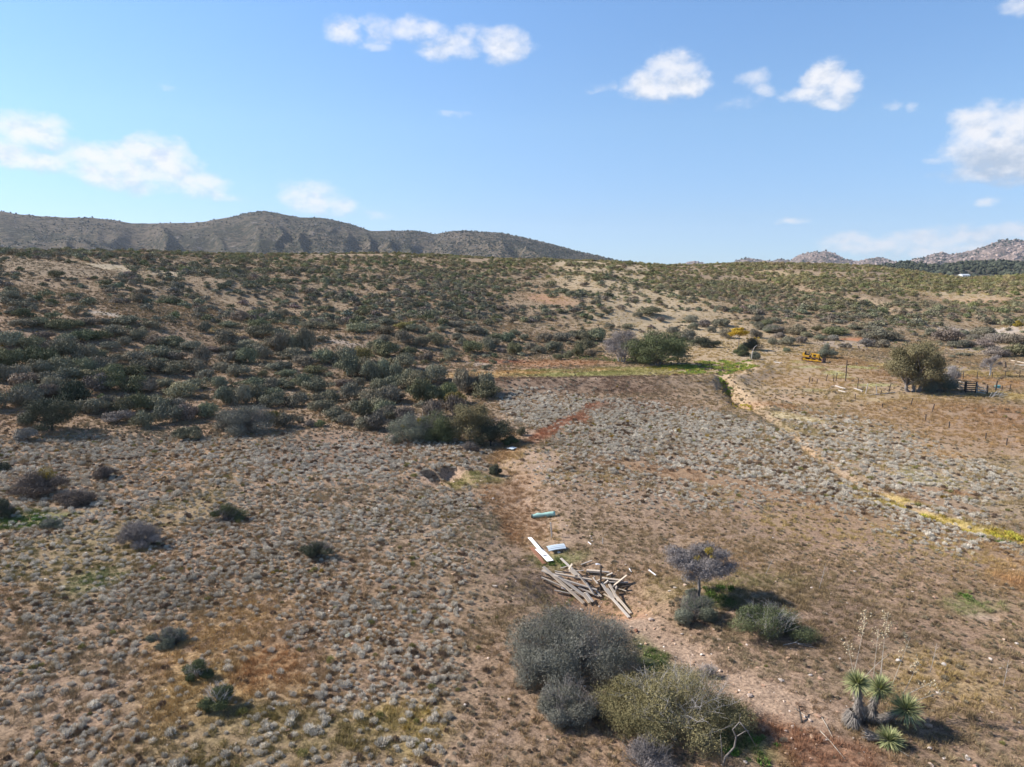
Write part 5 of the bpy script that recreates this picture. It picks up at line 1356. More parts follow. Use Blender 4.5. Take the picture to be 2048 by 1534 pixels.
# yucca clump
def rosette(seed, r, n=460):
    rg = np.random.default_rng(seed)
    d = rg.normal(size=(n, 3)); d[:, 2] = d[:, 2] * .9 + .25; d /= np.linalg.norm(d, axis=1)[:, None]
    d = d[d[:, 2] > -.55]; n = len(d)
    s = np.cross(d, np.array((0, 0, 1.0)) + rg.normal(size=(n, 3)) * .2); s /= np.linalg.norm(s, axis=1)[:, None]
    L = r * (.85 + .3 * rg.random(n))[:, None]; w = .013
    b = d * .06; m = d * L * .5 + np.array((0, 0, .01)); e = d * L + np.array((0, 0, -.04)) * L * (1 - d[:, 2:3])
    v = np.stack([b - s * w * .6, b + s * w * .6, m + s * w, e, m - s * w], 1).reshape(-1, 3)
    i = np.arange(n)[:, None] * 5
    f = np.concatenate([i + np.array([[0, 1, 2]]), i + np.array([[0, 2, 4]]), i + np.array([[4, 2, 3]])])
    t = np.repeat(rg.random(n), 5); t = np.clip(t + np.tile([0, 0, .1, .4, .1], n), 0, 1)
    return np_mesh('yucca_rosette', v, f, attrs={'tint': t})


def shag(seed, a, b, r0, r1, n=160):
    rg = np.random.default_rng(seed); a = np.array(a); b = np.array(b)
    k = rg.random(n)[:, None]; c = a * (1 - k) + b * k; ax = (b - a) / np.linalg.norm(b - a)
    o = rg.normal(size=(n, 3)); o -= (o @ ax)[:, None] * ax; o /= np.linalg.norm(o, axis=1)[:, None]
    R = r0 * (1 - k) + r1 * k
    p = c + o * R * .5; d = o * .55 - ax * .8 + rg.normal(size=(n, 3)) * .15
    s = np.cross(d, o); s /= np.linalg.norm(s, axis=1)[:, None] + 1e-6
    v = np.stack([p - s * .014, p + s * .014, p + d * R * 1.1], 1).reshape(-1, 3)
    me = np_mesh('yucca_trunk_skirt', v, np.arange(len(v)).reshape(-1, 3), attrs={'tint': np.repeat(rg.random(n), 3)}); return me


YP = at_px(1733, 1440); YS = 53.6
yuc = thing('yucca', 'clump of spiky green yucca heads with tall dry flower stalks at the lower right', 'yucca', YP, 0)


def yl(u, v, y=0.0):     # local point from photo offset for a point standing y metres further away
    return Vector(((u - 1733) / YS, y, (1440 - v - y * YS * .57) / (YS * .82)))


heads = [(yl(1702, 1382, -.3), yl(1713, 1432, -.2), .50), (yl(1755, 1390, .1), yl(1740, 1432, .1), .55), (yl(1787, 1424, -.5), yl(1752, 1440, -.1), .62), (yl(1738, 1472, -1.25), yl(1706, 1462, -1.0), .50)]
for i, (h, b, r) in enumerate(heads):
    ros = link('rosette', rosette(700 + i, r), M['yucca'], yuc, loc=h)
    tb = MB(); tb.tube([Vector((b.x, b.y, max(0, b.z) - .1)), b.lerp(h, .5), h], [.13, .11, .08], 8)
    tr = link('trunk', tb.mesh('yucca_trunk', True), M['bark'], yuc)
    link('dead_leaf_skirt', shag(720 + i, (b.x, b.y, max(.03, b.z)), tuple(h), .20, .15, 420), M['shag'], yuc)
for i, (c, r) in enumerate(((yl(1702, 1432, -.1), .3), (yl(1725, 1422, .2), .3), (yl(1742, 1436, .1), .34), (yl(1700, 1466, -.3), .3))):
    me = shag(740 + i, (c.x, c.y, .02), (c.x + .05, c.y, max(.35, c.z + .2)), r * 1.1, r * .9, 620); link('dead_leaf_skirt', me, M['shag'], yuc)


def flower_stalk(a, b, bend, pods, seed, r=.016):
    rn = random.Random(seed); mb = MB(); a, b = Vector(a), Vector(b)
    pts = [a.lerp(b, k / 7) + Vector(bend) * math.sin(k / 7 * math.pi) for k in range(8)]
    mb.tube(pts, [r * (1 - .08 * k) for k in range(8)], 5)
    o = link('flower_stalk', mb.mesh('flower_stalk', True), M['stalk'], yuc)
    if pods:
        pm = MB()
        for k in range(pods):
            f = .62 + .38 * k / pods; i = min(6, int(f * 7)); p = pts[i].lerp(pts[i + 1], f * 7 - i)
            d = Vector((rn.uniform(-1, 1), rn.uniform(-1, 1), rn.uniform(.1, .8))).normalized() * rn.uniform(.08, .2)
            pm.tube([p, p + d], [.007, .004], 3, False); q = p + d
            pm.box(q, (.035, .03, .05), Matrix.Rotation(rn.random() * 3, 3, 'Y'), tint=rn.random())
        link('seed_pods', pm.mesh('seed_pods'), M['pods'], o)


for i, (ui, vi, yi, uf, vf, yf, bend, pods) in enumerate([
        (1704, 1372, .1, 1724, 1264, .3, (.03, 0, 0), 30), (1708, 1372, .1, 1694, 1312, .3, (0, 0, 0), 16), (1752, 1374, .45, 1758, 1290, .6, (0, 0, 0), 14), (1768, 1378, .5, 1776, 1264, .7, (-.03, 0, 0), 34),
        (1763, 1376, .45, 1766, 1325, .5, (.02, 0, 0), 0), (1777, 1392, .2, 1811, 1304, .4, (.0, 0, 0), 8), (1722, 1378, .2, 1772, 1333, .3, (-.02, 0, .05), 0), (1796, 1400, .1, 1826, 1342, .3, (.04, 0, -.02), 22),
        (1796, 1402, .0, 1866, 1378, .5, (0, 0, .04), 12), (1800, 1414, .0, 1885, 1392, .4, (0, 0, 0), 12), (1738, 1486, -.6, 1768, 1540, -1.1, (0, 0, .03), 0), (1748, 1450, -.2, 1778, 1498, -.7, (0, 0, .02), 0)]):
    flower_stalk(yl(ui, vi, yi), yl(uf, vf, yf), bend, pods, 760 + i, .011 if i < 8 else .014)


def on_ground(pts, lift=.03): return [ground_pt(u, v) + Vector((0, 0, lift)) for (u, v) in pts]


for (pts, lb) in (([(1640, 1431), (1653, 1452), (1666, 1478)], 'thin pale flower stalk lying left of the yucca'), ([(1640, 1463), (1662, 1486), (1690, 1520)], 'longest fallen flower stalk, left of the lowest yucca head'),
                  ([(1792, 1498), (1819, 1515)], 'short fallen stalk right below the yucca'), ([(1590, 1418), (1622, 1442)], 'fallen pale stalk on the reddish grass left of the yucca'), ([(1806, 1402), (1848, 1419)], 'fallen stalk tip on the ground right of the yucca')):
    mb = MB(); q = on_ground(pts); o = q[0]; mb.tube([p - o for p in q], [.016, .013, .009][:len(q)], 5)
    tag(link('fallen_stalk', mb.mesh('fallen_stalk', True), M['stalk'], loc=o), lb, 'dry stalk')

# ---------------------------------------------------------------- heap of old planks and scrap
def zp(x, y): return 1020 + x / 6.393, 1010 + y / 6.393


PLANKS = [  # zoomed-photo ends, width, thickness, lift at each end, material, label
    (425, 795, 945, 1255, .15, .06, .30, .10, 'wood_tan', 'longest tan plank of the heap, running from upper left down to the thicket'),
    (640, 930, 1040, 1228, .16, .05, .34, .14, 'wood_grey', 'broad grey plank lying close along the right of the longest plank'),
    (400, 925, 900, 1145, .09, .05, .12, .18, 'wood_tan', 'thin pale plank below the longest one at the left of the heap'),
    (410, 835, 640, 930, .15, .05, .12, .30, 'wood_grey', 'grey plank end beside the top of the longest plank'),
    (575, 880, 1045, 962, .11, .06, .42, .40, 'wood_tan', 'brown plank crossing the upper part of the heap almost level'),
    (650, 685, 885, 912, .10, .05, .16, .50, 'wood_grey', 'topmost long plank leading into the heap from above'),
    (775, 830, 850, 905, .24, .04, .46, .50, 'wood_tan', 'short wide board nailed across the topmost long plank'),
    (880, 905, 1080, 1140, .09, .05, .52, .22, 'wood_tan', 'plank in line below the topmost long one'),
    (690, 960, 1110, 1088, .10, .05, .36, .30, 'wood_grey', 'pale plank fanning right in the middle of the heap'),
    (870, 1050, 1135, 1168, .08, .05, .22, .16, 'wood_grey', 'thin grey plank under the fanning one'),
    (570, 1090, 815, 1142, .07, .04, .08, .08, 'wood_grey', 'short thin plank lowest at the left of the heap'),
    (980, 842, 1150, 855, .16, .10, .14, .14, 'wood_tan', 'thick round-edged timber left of the standing post'),
    (1150, 850, 1270, 862, .08, .05, .16, .12, 'wood_grey', 'short plank behind the standing post'),
    (1175, 938, 1440, 968, .13, .05, .22, .16, 'wood_tan', 'upper level plank at the right of the heap'),
    (1265, 985, 1512, 990, .10, .05, .14, .10, 'wood_grey', 'lower level plank at the right of the heap'),
    (1310, 1045, 1490, 908, .10, .04, .10, .42, 'wood_tan', 'plank leaning up to the right over the level planks'),
    (1265, 1020, 1392, 1235, .10, .05, .50, .28, 'wood_tan', 'steep plank in the lower right fan of the heap'),
    (1168, 1000, 1305, 1200, .12, .05, .34, .22, 'wood_grey', 'grey plank at the left of the lower right fan'),
    (1225, 1075, 1325, 1195, .22, .04, .40, .26, 'wood_grey', 'broad pale board on top of the lower right fan'),
    (1300, 1190, 1525, 1440, .11, .05, .26, .06, 'wood_grey', 'plank reaching furthest down to the bare sand'),
    (1340, 1150, 1545, 1388, .11, .05, .34, .08, 'wood_tan', 'tan plank beside the one reaching furthest down'),
    (1200, 1138, 1300, 1200, .06, .04, .10, .14, 'wood_tan', 'thin stick under the lower right fan'),
    (1088, 1083, 1168, 1172, .07, .05, .18, .10, 'wood_pale', 'short pale board below the standing post'),
    (975, 1000, 1062, 1130, .06, .03, .50, .34, 'wood_pale', 'narrow whitish board lying on the long planks'),
    (905, 765, 1050, 712, .05, .04, .10, .14, 'wood_grey', 'thin stick lying apart above the heap'),
    (752, 832, 795, 765, .10, .04, .40, .62, 'wood_tan', 'stub of board sticking up on the topmost plank'),
    (1200, 1018, 1256, 970, .09, .06, .24, .34, 'wood_grey', 'short block right of the standing post'),
    (1235, 905, 1310, 872, .09, .04, .10, .12, 'wood_grey', 'small grey board above the level planks'),
    (945, 1150, 1018, 1250, .12, .05, .30, .14, 'wood_tan', 'short tan board end just above the thicket, left one'),
    (975, 1130, 1062, 1238, .10, .05, .34, .18, 'wood_pale', 'short pale board end just above the thicket, right one'),
    (1010, 1010, 1045, 1065, .12, .05, .16, .34, 'wood_dark', 'dark broken board left of the standing post'),
    (1060, 930, 1120, 1010, .06, .04, .12, .40, 'wood_grey', 'thin stick leaning left of the standing post'),
    (1345, 1110, 1362, 1040, .07, .05, .14, .40, 'wood_grey', 'short stick leaning at the right of the fan'),
    (380, 905, 610, 965, .05, .04, .10, .12, 'wood_dark', 'thin dark stick behind the thin pale plank'),
    (1095, 985, 1075, 920, .05, .04, .10, .42, 'wood_tan', 'upright splinter of board left of the standing post'),
]
for k, (x0, y0, x1, y1, w, th_, l0, l1, mt, lb) in enumerate(PLANKS):
    # a lifted end shows higher up in the picture, so its foot lies nearer
    def foot(x, y, l):
        u, v = zp(x, y); s_ = F / math.hypot(*unproj(u, v), CAMH); return ground_pt(u, v + l * s_ * .9) + Vector((0, 0, l))
    a, b = foot(x0, y0, l0), foot(x1, y1, l1)
    c = (a + b) / 2; mb = MB(); mb.beam(a - c, b - c, w * 1.15, th_, tint=.5)
    me = mb.mesh('plank'); o = bpy.data.objects.new('plank', None)
    L_ = (b - a).length
    q = (b - a).to_track_quat('X', 'Z')
    me = MB(); me.box((0, 0, 0), (L_, w * 1.15, th_)); me = me.mesh('plank')
    o = link('plank', me, M[mt], loc=c); o.rotation_mode = 'QUATERNION'; o.rotation_quaternion = q
    tag(o, lb, 'plank', 'old planks dumped in the wash')


def post(name, label, u, v, h, r, mat='wood_dark', lean=(0, 0), cat='post', group=None):
    p = at_px(u, v); mb = MB(); mb.tube([(0, 0, -.2), (lean[0] * .5, lean[1] * .5, h / 2), (lean[0], lean[1], h)], [r, r, r * .92], 7)
    return tag(link(name, mb.mesh(name), M[mat], loc=p), label, cat, group)


post('wooden_post', 'dark square post standing in the middle of the plank heap', *zp(1157, 1085), 1.3, .05)
post('wooden_post', 'grey post standing alone below the green roll', *zp(538, 412), .9, .045, 'wood_grey', (-.1, 0))
post('wooden_post', 'short weathered stake up-slope of the plank heap', *zp(1184, 492), .32, .03, 'wood_grey')


def sheet(name, label, zpts, mat, lift=.10, curl=0.0, cat='metal sheet', ribs=6, w=.5, zoff=(0, 0)):
    u0, v0 = zp(*zpts[0]); u1, v1 = zp(*zpts[1])
    a = ground_pt(u0, v0); b = ground_pt(u1, v1); d = (b - a); L_ = d.length; c = (a + b) / 2
    nx, ny = 12, ribs * 4
    vs = []
    for side in (0, 1):
        for i in range(nx + 1):
            for j in range(ny + 1):
                x = (i / nx - .5) * L_; y = (j / ny - .5) * w
                z = .012 * math.sin(j / ny * ribs * 2 * math.pi) + curl * math.cos((j / ny - .5) * math.pi) * .25 + .05 * math.sin(i / nx * 2.2 + 1) - side * .006
                vs.append((x, y, z))
    fs = []; o = (nx + 1) * (ny + 1)
    for i in range(nx):
        for j in range(ny):
            q = i * (ny + 1) + j; fs.append((q, q + ny + 1, q + ny + 2, q + 1)); fs.append((o + q, o + q + 1, o + q + ny + 2, o + q + ny + 1))
    me = bpy.data.meshes.new(name); me.from_pydata(vs, [], fs)
    ob = link(name, me, M[mat], loc=c + Vector((0, 0, lift))); ob.rotation_mode = 'QUATERNION'; ob.rotation_quaternion = d.to_track_quat('X', 'Z')
    return tag(ob, label, cat)


sheet('metal_sheet', 'long white metal sheet pointing up-left, upper of the two that overlap', [(248, 470), (440, 690)], 'white_sheet', .22, w=.22)
sheet('metal_sheet', 'white metal sheet with rusty edge, lower of the two that overlap', [(360, 600), (515, 745)], 'white_sheet', .14, w=.38)
sheet('metal_sheet', 'rusty strip under the white metal sheets', [(270, 560), (440, 760)], 'rusty', .05, w=.22)
sheet('metal_sheet', 'pale blue-white curved metal sheet right of the white ones', [(478, 608), (698, 562)], 'blue_sheet', .16, curl=.5, w=.62)
sheet('metal_sheet', 'small white scrap of sheet at the left foot of the plank heap', [(655, 1088), (715, 1104)], 'white_sheet', .12, w=.22, ribs=2)
sheet('metal_sheet', 'tiny pale scrap behind the standing post of the heap', [(1095, 800), (1150, 790)], 'white_sheet', .14, w=.16, ribs=2)
sheet('metal_sheet', 'pale blue scrap of sheet in the oak\'s shadow by the wash', [(-10, -712), (60, -704)], 'blue_sheet', .12, w=.7, ribs=3)
# faded green roll
a = ground_pt(*zp(285, 172)) + Vector((0, 0, .16)); b = ground_pt(*zp(572, 140)) + Vector((0, 0, .16))
mb = MB(); c = (a + b) / 2; rn = random.Random(4)
pts = [(a - c).lerp(b - c, k / 9) + Vector((rn.uniform(-.03, .03), rn.uniform(-.03, .03), rn.uniform(-.02, .02))) for k in range(10)]
mb.tube(pts, [.13 + rn.uniform(-.03, .03) for _ in range(10)], 12)
roll = thing('carpet_roll', 'faded sea-green roll of material lying on bare soil above the white sheets', 'roll', c)
link('roll_body', mb.mesh('roll_body', True), M['tarp'], roll)
mb = MB(); mb.tube([pts[0] - (pts[1] - pts[0]).normalized() * .05, pts[0] + (pts[1] - pts[0]).normalized() * .04], [.10, .145], 12); link('roll_core', mb.mesh('roll_core'), M['black'], roll)
# white pipe pieces
for (x0, y0, x1, y1, r, lb) in ((1778, 845, 1866, 912, .035, 'short white pipe lying alone right of the plank heap'), (1525, 825, 1552, 872, .03, 'small bent white scrap between the heap and the lone pipe'), (1000, 484, 1040, 515, .025, 'pale splinters lying up-slope of the heap')):
    a = ground_pt(*zp(x0, y0)) + Vector((0, 0, .05)); b = ground_pt(*zp(x1, y1)) + Vector((0, 0, .05)); c = (a + b) / 2
    mb = MB(); mb.tube([a - c, b - c], [r, r], 8); tag(link('white_pipe', mb.mesh('white_pipe'), M['white_sheet'], loc=c), lb, 'pipe')


def rock(label, u, v, s, sq=.7, mat='rock', seed=1):
    import bmesh
    rg = np.random.default_rng(seed); bm = bmesh.new(); bmesh.ops.create_icosphere(bm, subdivisions=3, radius=.5)
    for q in bm.verts:
        q.co = q.co * (1 + .22 * float(fbm(np.array([q.co.x * 2.2 + seed]), np.array([q.co.y * 2.2 + q.co.z * 3]), 3, seed)[0]) * 2); q.co.z *= sq
    me = bpy.data.meshes.new('rock'); bm.to_mesh(me); bm.free()
    p = at_px(u, v); o = link('rock', me, M[mat], loc=(p.x, p.y, p.z + s * .15)); o.scale = (s, s, s); return tag(o, label, 'rock')


rock('white boulder half hidden at the left side of the bush clump by the oak', 785, 884, .75, 1.3, 'rock', 3)
rock('largest orange-brown stone on the bare sand below the planks', 1302, 1240, .22, .7, 'rock', 4)
rock('reddish-brown stone on the bare sand left of the round grey-green bush', 1272, 1262, .18, .7, 'rusty', 5)
rock('pale stone on the stony soil above the olive-yellow bush', 1500, 1392, .2, .6, 'rock', 6)
rock('white stone up-slope of the yucca', 1797, 1322, .2, .6, 'wood_pale', 7)
rock('white stone right of the yucca\'s tall stalks', 1888, 1330, .2, .6, 'wood_pale', 8)
rock('pale stone on the soil right of the yucca', 1822, 1414, .17, .6, 'rock', 9)

# ---------------------------------------------------------------- bulldozer
def bulldozer(u, v, yaw):
    p = at_px(u, v)
    t = thing('bulldozer', 'small old yellow crawler bulldozer parked beside a dense bush', 'bulldozer', p, yaw)
    for s in (-1, 1):
        y = s * .62
        prof = []
        R = .33; L2 = 1.05
        for k in range(9): prof.append((L2 + R * math.sin(k / 8 * math.pi), R + R * math.cos(k / 8 * math.pi)))
        for k in range(9): prof.append((-L2 - R * math.sin(k / 8 * math.pi), R - R * math.cos(k / 8 * math.pi)))
        mb = MB(); n = len(prof); w = .34
        o = 0
        vs = []; sc = .80
        for (yy) in (y - w / 2, y + w / 2):
            for (x, z) in prof: vs.append((x, yy, z))
            for (x, z) in prof: vs.append((x * (1 - .09 / 1.3), yy, R + (z - R) * sc))
        fs = []
        for i in range(n):
            j = (i + 1) % n
            fs += [(i, j, 2 * n + j, 2 * n + i), (n + i, 3 * n + i, 3 * n + j, n + j), (i, n + i, n + j, j), (2 * n + i, 2 * n + j, 3 * n + j, 3 * n + i)]
        mb.add(vs, fs)
        for k in range(14):
            x = -1.0 + k * 2.0 / 13
            for z in (0.0, 2 * R): mb.box((x, y, z), (.05, w, .05))
        link('track', mb.mesh('track'), M['track'], t)
        for (x, r) in ((L2 - .02, .24), (-L2 + .02, .25)):
            m2 = MB(); m2.cyl((x, y, R), (0, 1, 0), r, .2, 14); m2.cyl((x, y + s * .11, R), (0, 1, 0), r * .4, .04, 10); link('sprocket', m2.mesh('sprocket'), M['yellow'], t)
        m2 = MB(); m2.box((0, y, .24), (1.6, .16, .16)); link('track_frame', m2.mesh('track_frame'), M['yellow'], t)
        for x in (-.6, -.2, .2, .6):
            m3 = MB(); m3.cyl((x, y, .14), (0, 1, 0), .09, .22, 10); link('roller', m3.mesh('roller'), M['track'], t)
        m4 = MB(); m4.box((-.75, s * .5, .86), (.95, .34, .10)); m4.box((-.75, s * .62, .74), (.95, .06, .24)); link('fender', m4.mesh('fender'), M['yellow'], t)
        m5 = MB(); m5.box((.9, s * .90, .34), (1.9, .10, .12)); m5.beam((-.05, s * .90, .36), (.5, s * .52, .80), .07, .07); link('push_arm', m5.mesh('push_arm'), M['yellow'], t)
    b = MB(); b.box((0, 0, .46), (2.0, .72, .34)); link('chassis', b.mesh('chassis'), M['black'], t)
    h = MB(); h.box((.55, 0, 1.20), (1.15, .56, .10)); h.box((.55, 0, 1.27), (1.10, .46, .05)); hood = link('hood', h.mesh('hood'), M['yellow'], t)
    e = MB(); e.box((.50, 0, .90), (.95, .44, .50)); link('engine_block', e.mesh('engine_block'), M['black'], t)
    for s in (-1, 1):
        q = MB(); q.box((.85, s * .27, .95), (.32, .04, .42)); q.box((.15, s * .27, .95), (.20, .04, .42)); q.box((.5, s * .275, .80), (.5, .03, .08)); link('side_panel', q.mesh('side_panel'), M['yellow'], t)
    r = MB(); r.box((1.14, 0, .92), (.10, .62, .68)); rad = link('radiator_guard', r.mesh('radiator_guard'), M['yellow'], t)
    g = MB()
    for k in range(7): g.box((1.20, -.24 + k * .08, .92), (.02, .03, .56))
    link('grille', g.mesh('grille'), M['rusty'], rad)
    d = MB(); d.box((-.12, 0, 1.12), (.08, .60, .36)); link('dashboard', d.mesh('dashboard'), M['yellow'], t)
    st = MB(); st.box((-.80, 0, .98), (.5, .56, .16)); seat = link('seat', st.mesh('seat'), M['seat'], t)
    st = MB(); st.box((-1.06, 0, 1.22), (.12, .60, .46)); link('backrest', st.mesh('backrest'), M['seat'], seat)
    tk = MB(); tk.box((-1.26, 0, .98), (.28, .9, .50)); link('fuel_tank', tk.mesh('fuel_tank'), M['yellow'], t)
    for (x, y, hh) in ((.62, .10, .42), (.25, -.12, .30)):
        ex = MB(); ex.tube([(x, y, 1.25), (x, y, 1.3 + hh), (x - .04, y, 1.36 + hh)], [.035, .035, .03], 8); link('exhaust_pipe', ex.mesh('exhaust_pipe'), M['rusty'], t)
    for (x, y) in ((-.35, .12), (-.35, -.12), (-.42, 0)):
        lv = MB(); lv.tube([(x, y, .9), (x - .06, y, 1.42)], [.015, .015], 6); lv.box((x - .06, y, 1.44), (.05, .05, .05)); link('lever', lv.mesh('lever'), M['black'], t)
    bl = MB(); nseg = 8
    for k in range(nseg):
        a0 = -.9 + k * 1.8 / nseg; a1 = -.9 + (k + 1) * 1.8 / nseg
        x0, z0 = 2.12 - .22 * math.cos(a0), .42 + .42 * math.sin(a0) / .78; x1, z1 = 2.12 - .22 * math.cos(a1), .42 + .42 * math.sin(a1) / .78
        bl.beam((x0, 0, z0), (x1, 0, z1), 2.1, .035)
    for s in (-1, 1): bl.box((1.92, s * 1.04, .42), (.16, .03, .8))
    bla = link('blade', bl.mesh('blade'), M['track'], t)
    lf = MB(); lf.beam((1.2, .2, 1.0), (1.85, .3, .55), .07, .07); lf.beam((1.2, -.2, 1.0), (1.85, -.3, .55), .07, .07); link('lift_ram', lf.mesh('lift_ram'), M['yellow'], t)
    return t


dz = bulldozer(1622, 723, math.radians(-38)); dz.scale = (1.0, 1.0, 1.08); dz.rotation_euler = (math.radians(-2), math.radians(5), math.radians(-38))

# ---------------------------------------------------------------- fences, corral
def wire_fence(label, posts, rpost=.05, wires=3):
    """posts: (u, v_base, height px, material, lean px)"""
    P = [at_px(u, v) for (u, v, *_) in posts]; o = P[0]
    t = thing('wire_fence', label, 'fence', o)
    tops = []
    for p, (u, v, hp_, mt, ln) in zip(P, posts):
        d = math.sqrt(p.x ** 2 + p.y ** 2 + (CAMH - p.z) ** 2); h = hp_ * d / F / math.cos(math.atan2(CAMH, d)); l = ln * d / F
        q = p - o; mb = MB(); mb.tube([q + Vector((0, 0, -.2)), q + Vector((l * .5, 0, h / 2)), q + Vector((l, 0, h))], [rpost * (1.4 if hp_ > 30 else 1)] * 3, 6)
        link('post', mb.mesh('fence_post'), M[mt], t); tops.append((q, q + Vector((l, 0, h))))
    mb = MB()
    for (a0, a1), (b0, b1) in zip(tops[:-1], tops[1:]):
        for k in range(wires):
            f = .35 + .6 * k / max(1, wires - 1); ha = min((a1 - a0).length, 1.3) / (a1 - a0).length; hb = min((b1 - b0).length, 1.3) / (b1 - b0).length
            a, b = a0.lerp(a1, f * ha), b0.lerp(b1, f * hb); mb.tube([a, a.lerp(b, .5) - Vector((0, 0, .04)), b], [.004] * 3, 3, False)
    link('wire', mb.mesh('fence_wire'), M['rusty'], t)


WD, WP = 'wood_dark', 'wood_pale'
wire_fence('wire fence on mixed posts, one very tall, running up to the tallest tree', [(1618, 765, 11, WD, 1), (1625, 763, 6, WD, 0), (1634, 766, 7, WD, 0), (1652, 762, 12, WD, 2), (1667, 764, 10, WD, 0), (1672, 762, 15, WD, 1), (1691, 763, 38, WD, 0), (1715, 780, 21, WD, 0), (1731, 787, 18, WP, 3), (1754, 787, 15, WP, -3), (1761, 791, 9, WD, 1), (1777, 785, 15, WD, 3)])
wire_fence('nearer straggling line of leaning dark posts across the reddish slope', [(1710, 799, 10, WD, 0), (1765, 815, 7, WD, -1), (1821, 812, 14, WD, 3), (1851, 841, 11, WD, 0), (1864, 824, 14, WD, 3), (1898, 856, 11, WD, 0), (1971, 879, 11, WD, 0), (2013, 891, 12, WD, 0), (2050, 902, 12, WD, 1)])
wire_fence('far straight wire fence in front of the white-trunked dead tree', [(1897, 758, 11, WD, 0), (1926, 759, 14, WD, 0), (1954, 758, 12, WD, 0), (1984, 757, 11, WD, 0), (2010, 755, 11, WD, 0), (2039, 755, 11, WD, 0), (2066, 755, 11, WD, 0)])
wire_fence('short line of dark posts right of the corral', [(1973, 783, 12, WD, 0), (1991, 781, 15, WD, 2), (2003, 783, 10, WD, 1), (2020, 781, 10, WD, 0), (2052, 781, 11, WD, 0)])
post('wooden_post', 'thick leaning post up-slope of the far wire fence, right of the dead tree', 2012, 736, 1.0, .12, 'wood_dark', (-.2, 0))


def rail_panel(name, label, ends, nr_, h, mat, pmat, slope=0.0, cat='fence', posts=True, r=.045):
    """ends = [(u, v), (u, v)] of the feet"""
    P = [at_px(*e) for e in ends]; o = P[0]; t = thing(name, label, cat, o)
    for a, b in zip(P[:-1], P[1:]):
        for k in range(nr_):
            z = .18 + (h - .28) * k / (nr_ - 1)
            mb = MB(); mb.beam(a - o + Vector((0, -.05, z)), b - o + Vector((0, -.05, z * (1 - slope))), .045, .11); link('rail', mb.mesh('rail'), M[mat], t)
    if posts:
        for q in P:
            mb = MB(); mb.tube([q - o + Vector((0, 0, -.1)), q - o + Vector((0, 0, h + .12))], [r * 1.9, r * 1.7], 8); link('post', mb.mesh('corral_post'), M[pmat], t)
    return t


rail_panel('corral_fence', 'dark wooden corral panel of five rails between a big dark post and a pale one', [(1931, 785), (1951, 786)], 5, 1.25, 'wood_dark', 'wood_dark')
rail_panel('corral_fence', 'reddish-grey rail panel left of the big dark corral post', [(1914, 779), (1929, 783)], 4, 1.15, 'wood_grey', 'wood_dark')
rail_panel('corral_fence', 'pale leaning rails of the corral beside the dark grey-green bush', [(1890, 768), (1905, 778)], 5, 1.1, 'wood_pale', 'wood_dark', .1)
rail_panel('corral_gate', 'whitish three-rail gate sagging to the right of the corral', [(1953, 786), (1974, 789)], 3, .95, 'wood_pale', 'wood_dark', .3, cat='gate')
post('wooden_post', 'pale thick gate post at the right end of the dark corral panel', 1952, 786, 1.35, .09, 'wood_pale')
post('wooden_post', 'thick dark post standing behind the leaning corral rails', 1889, 760, .9, .11, 'wood_dark')
post('wooden_post', 'tallest dark leaning post right of the sagging gate', 1990, 783, 1.35, .10, 'wood_dark', (.15, 0))
rn = random.Random(31)
for k in range(16):
    x0 = rn.uniform(560, 1480); y0 = rn.uniform(820, 1180) if x0 < 1200 else rn.uniform(880, 1120); u0, v0 = zp(x0, y0); p = at_px(u0, v0); an = rn.uniform(-.9, .5); L_ = rn.uniform(.35, 1.1)
    mb = MB(); mb.beam((0, 0, .05 + rn.random() * .15), (math.cos(an) * L_, math.sin(an) * L_, .04 + rn.random() * .3), rn.uniform(.04, .09), .03)
    tag(link('board_splinter', mb.mesh('board_splinter'), M[rn.choice(('wood_grey', 'wood_tan', 'wood_dark'))], loc=p), 'short broken splinter of board strewn in the plank heap', 'splinter', 'splinters strewn in the plank heap')
# heap of pale sticks right of the gate
rn = random.Random(8)
for k in range(14):
    u0 = 1976 + rn.random() * 26; v0 = 790 + rn.random() * 6; p = at_px(u0, v0); L_ = rn.uniform(.8, 1.6); an = rn.uniform(.2, 1.2) * rn.choice((1, 1, 1, -1)); y = rn.uniform(-.5, .5)
    mb = MB(); e = Vector((math.cos(an) * L_ * (1 if an > 0 else -1) * .7, y, abs(math.sin(an)) * L_ * .6 + .05)); mb.tube([(0, 0, .02), e * .5 + Vector((0, 0, .04)), e], [.035, .03, .02], 5)
    tag(link('loose_stick', mb.mesh('loose_stick'), M['wood_pale' if k % 3 else 'wood_grey'], loc=p), 'weathered pale stick in the brush pile right of the sagging gate', 'stick', 'sticks piled right of the gate')
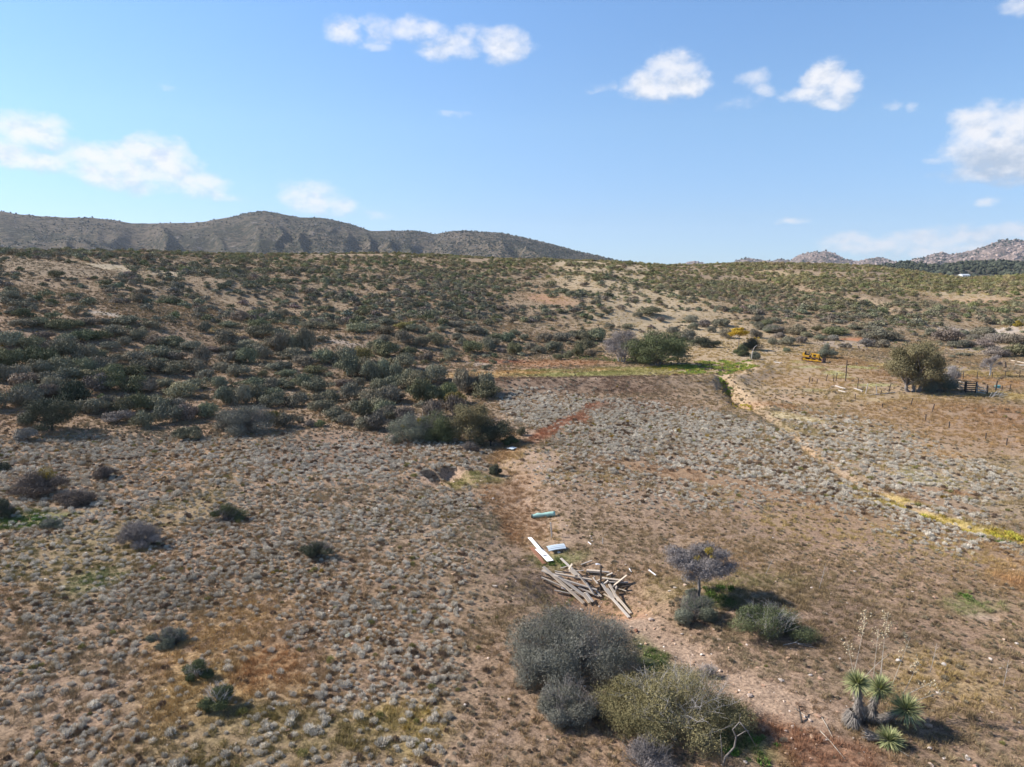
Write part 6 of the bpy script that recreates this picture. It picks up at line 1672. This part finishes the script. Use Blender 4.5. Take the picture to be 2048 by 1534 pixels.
# stacked boards at the right edge, fallen poles by the wire fence
for (u0, v0, u1, v1, w, mt, lb) in ((2024, 722, 2060, 729, .35, 'wood_tan', 'tan board lying on the ground at the right edge, upper one'), (2030, 730, 2060, 733, .3, 'wood_pale', 'pale board lying on the ground at the right edge, lower one'),
                                    (1671, 773, 1691, 779, .14, 'wood_pale', 'pale pole lying below the wire fence, upper one'), (1677, 782, 1691, 786, .12, 'wood_pale', 'pale pole lying below the wire fence, lower one'), (1709, 778, 1725, 784, .2, 'wood_pale', 'weathered pole lying at the foot of the wire fence'),
                                    (1880, 738, 1896, 737, .3, 'wood_grey', 'grey log lying right of the tallest tree'), (1548, 725, 1562, 727, .35, 'wood_pale', 'whitish scrap lying left of the bulldozer'), (1740, 792, 1790, 786, .05, 'wood_grey', 'thin rail lying in the shade left of the tallest tree')):
    a, b = ground_pt(u0, v0) + Vector((0, 0, .1)), ground_pt(u1, v1) + Vector((0, 0, .1)); c = (a + b) / 2
    mb = MB(); mb.beam(a - c, b - c, w, .12); tag(link('fallen_board', mb.mesh('fallen_board'), M[mt], loc=c), lb, 'board')
mb = MB(); p = at_px(1995, 776); mb.box((0, 0, .15), (.5, .4, .3), taper=.1); mb.box((0, 0, .32), (.54, .44, .05))
tag(link('feed_tub', mb.mesh('feed_tub'), simple_mat('turquoise_plastic', (0.12, 0.42, 0.42), (0.18, 0.5, 0.5), 3, .5), loc=p), 'small turquoise tub behind the leaning post of the corral', 'tub')

# ---------------------------------------------------------------- far white house
def far_point(u, v, r):
    a, b, c = (float(q) for q in pix_dir(u, v)); k = r / math.hypot(a, b); return Vector((a * k, b * k, CAMH + c * k))


hp_ = far_point(1928, 555, 880)
hs = thing('house', 'small white house at the foot of the dark wooded hills', 'house', hp_, .2, None, .8)
mb = MB(); mb.box((0, 0, 1.0), (11.5, 7, 4.0)); mb.box((-6.6, 0, .6), (2.4, 5, 3.2)); link('wall', mb.mesh('house_walls'), M['house_wall'], hs)
mb = MB(); mb.add([(-6.2, -4, 3.0), (6.2, -4, 3.0), (6.2, 4, 3.0), (-6.2, 4, 3.0), (-6.2, 0, 4.6), (6.2, 0, 4.6)], [(0, 1, 5, 4), (3, 4, 5, 2), (0, 4, 3), (1, 2, 5), (0, 3, 2, 1)]); link('roof', mb.mesh('house_roof'), M['house_roof'], hs)
for x in (-3.6, 0, 3.6):
    mb = MB(); mb.box((x, -3.52, 1.6), (1.3, .08, 1.2)); link('window', mb.mesh('house_window'), M['pane'], hs)

# ---------------------------------------------------------------- air
hz = bpy.data.meshes.new('haze'); X0, X1, Y0, Y1, Z0, Z1 = -7400, 7400, -3000, 9400, -60, 560
hz.from_pydata([(X0, Y0, Z0), (X1, Y0, Z0), (X1, Y1, Z0), (X0, Y1, Z0), (X0, Y0, Z1), (X1, Y0, Z1), (X1, Y1, Z1), (X0, Y1, Z1)], [], [(0, 3, 2, 1), (4, 5, 6, 7), (0, 1, 5, 4), (1, 2, 6, 5), (2, 3, 7, 6), (3, 0, 4, 7)])
m = bpy.data.materials.new('thin_air'); m.use_nodes = True; t = m.node_tree; t.nodes.clear()
vo = t.nodes.new('ShaderNodeVolumePrincipled'); vo.inputs['Density'].default_value = HAZE; vo.inputs['Color'].default_value = (0.80, 0.88, 1.0, 1); vo.inputs['Anisotropy'].default_value = 0.2
om = t.nodes.new('ShaderNodeOutputMaterial'); t.links.new(vo.outputs[0], om.inputs['Volume'])
tag(link('haze', hz, m), 'thin bluish air over the whole range', None, kind='stuff')
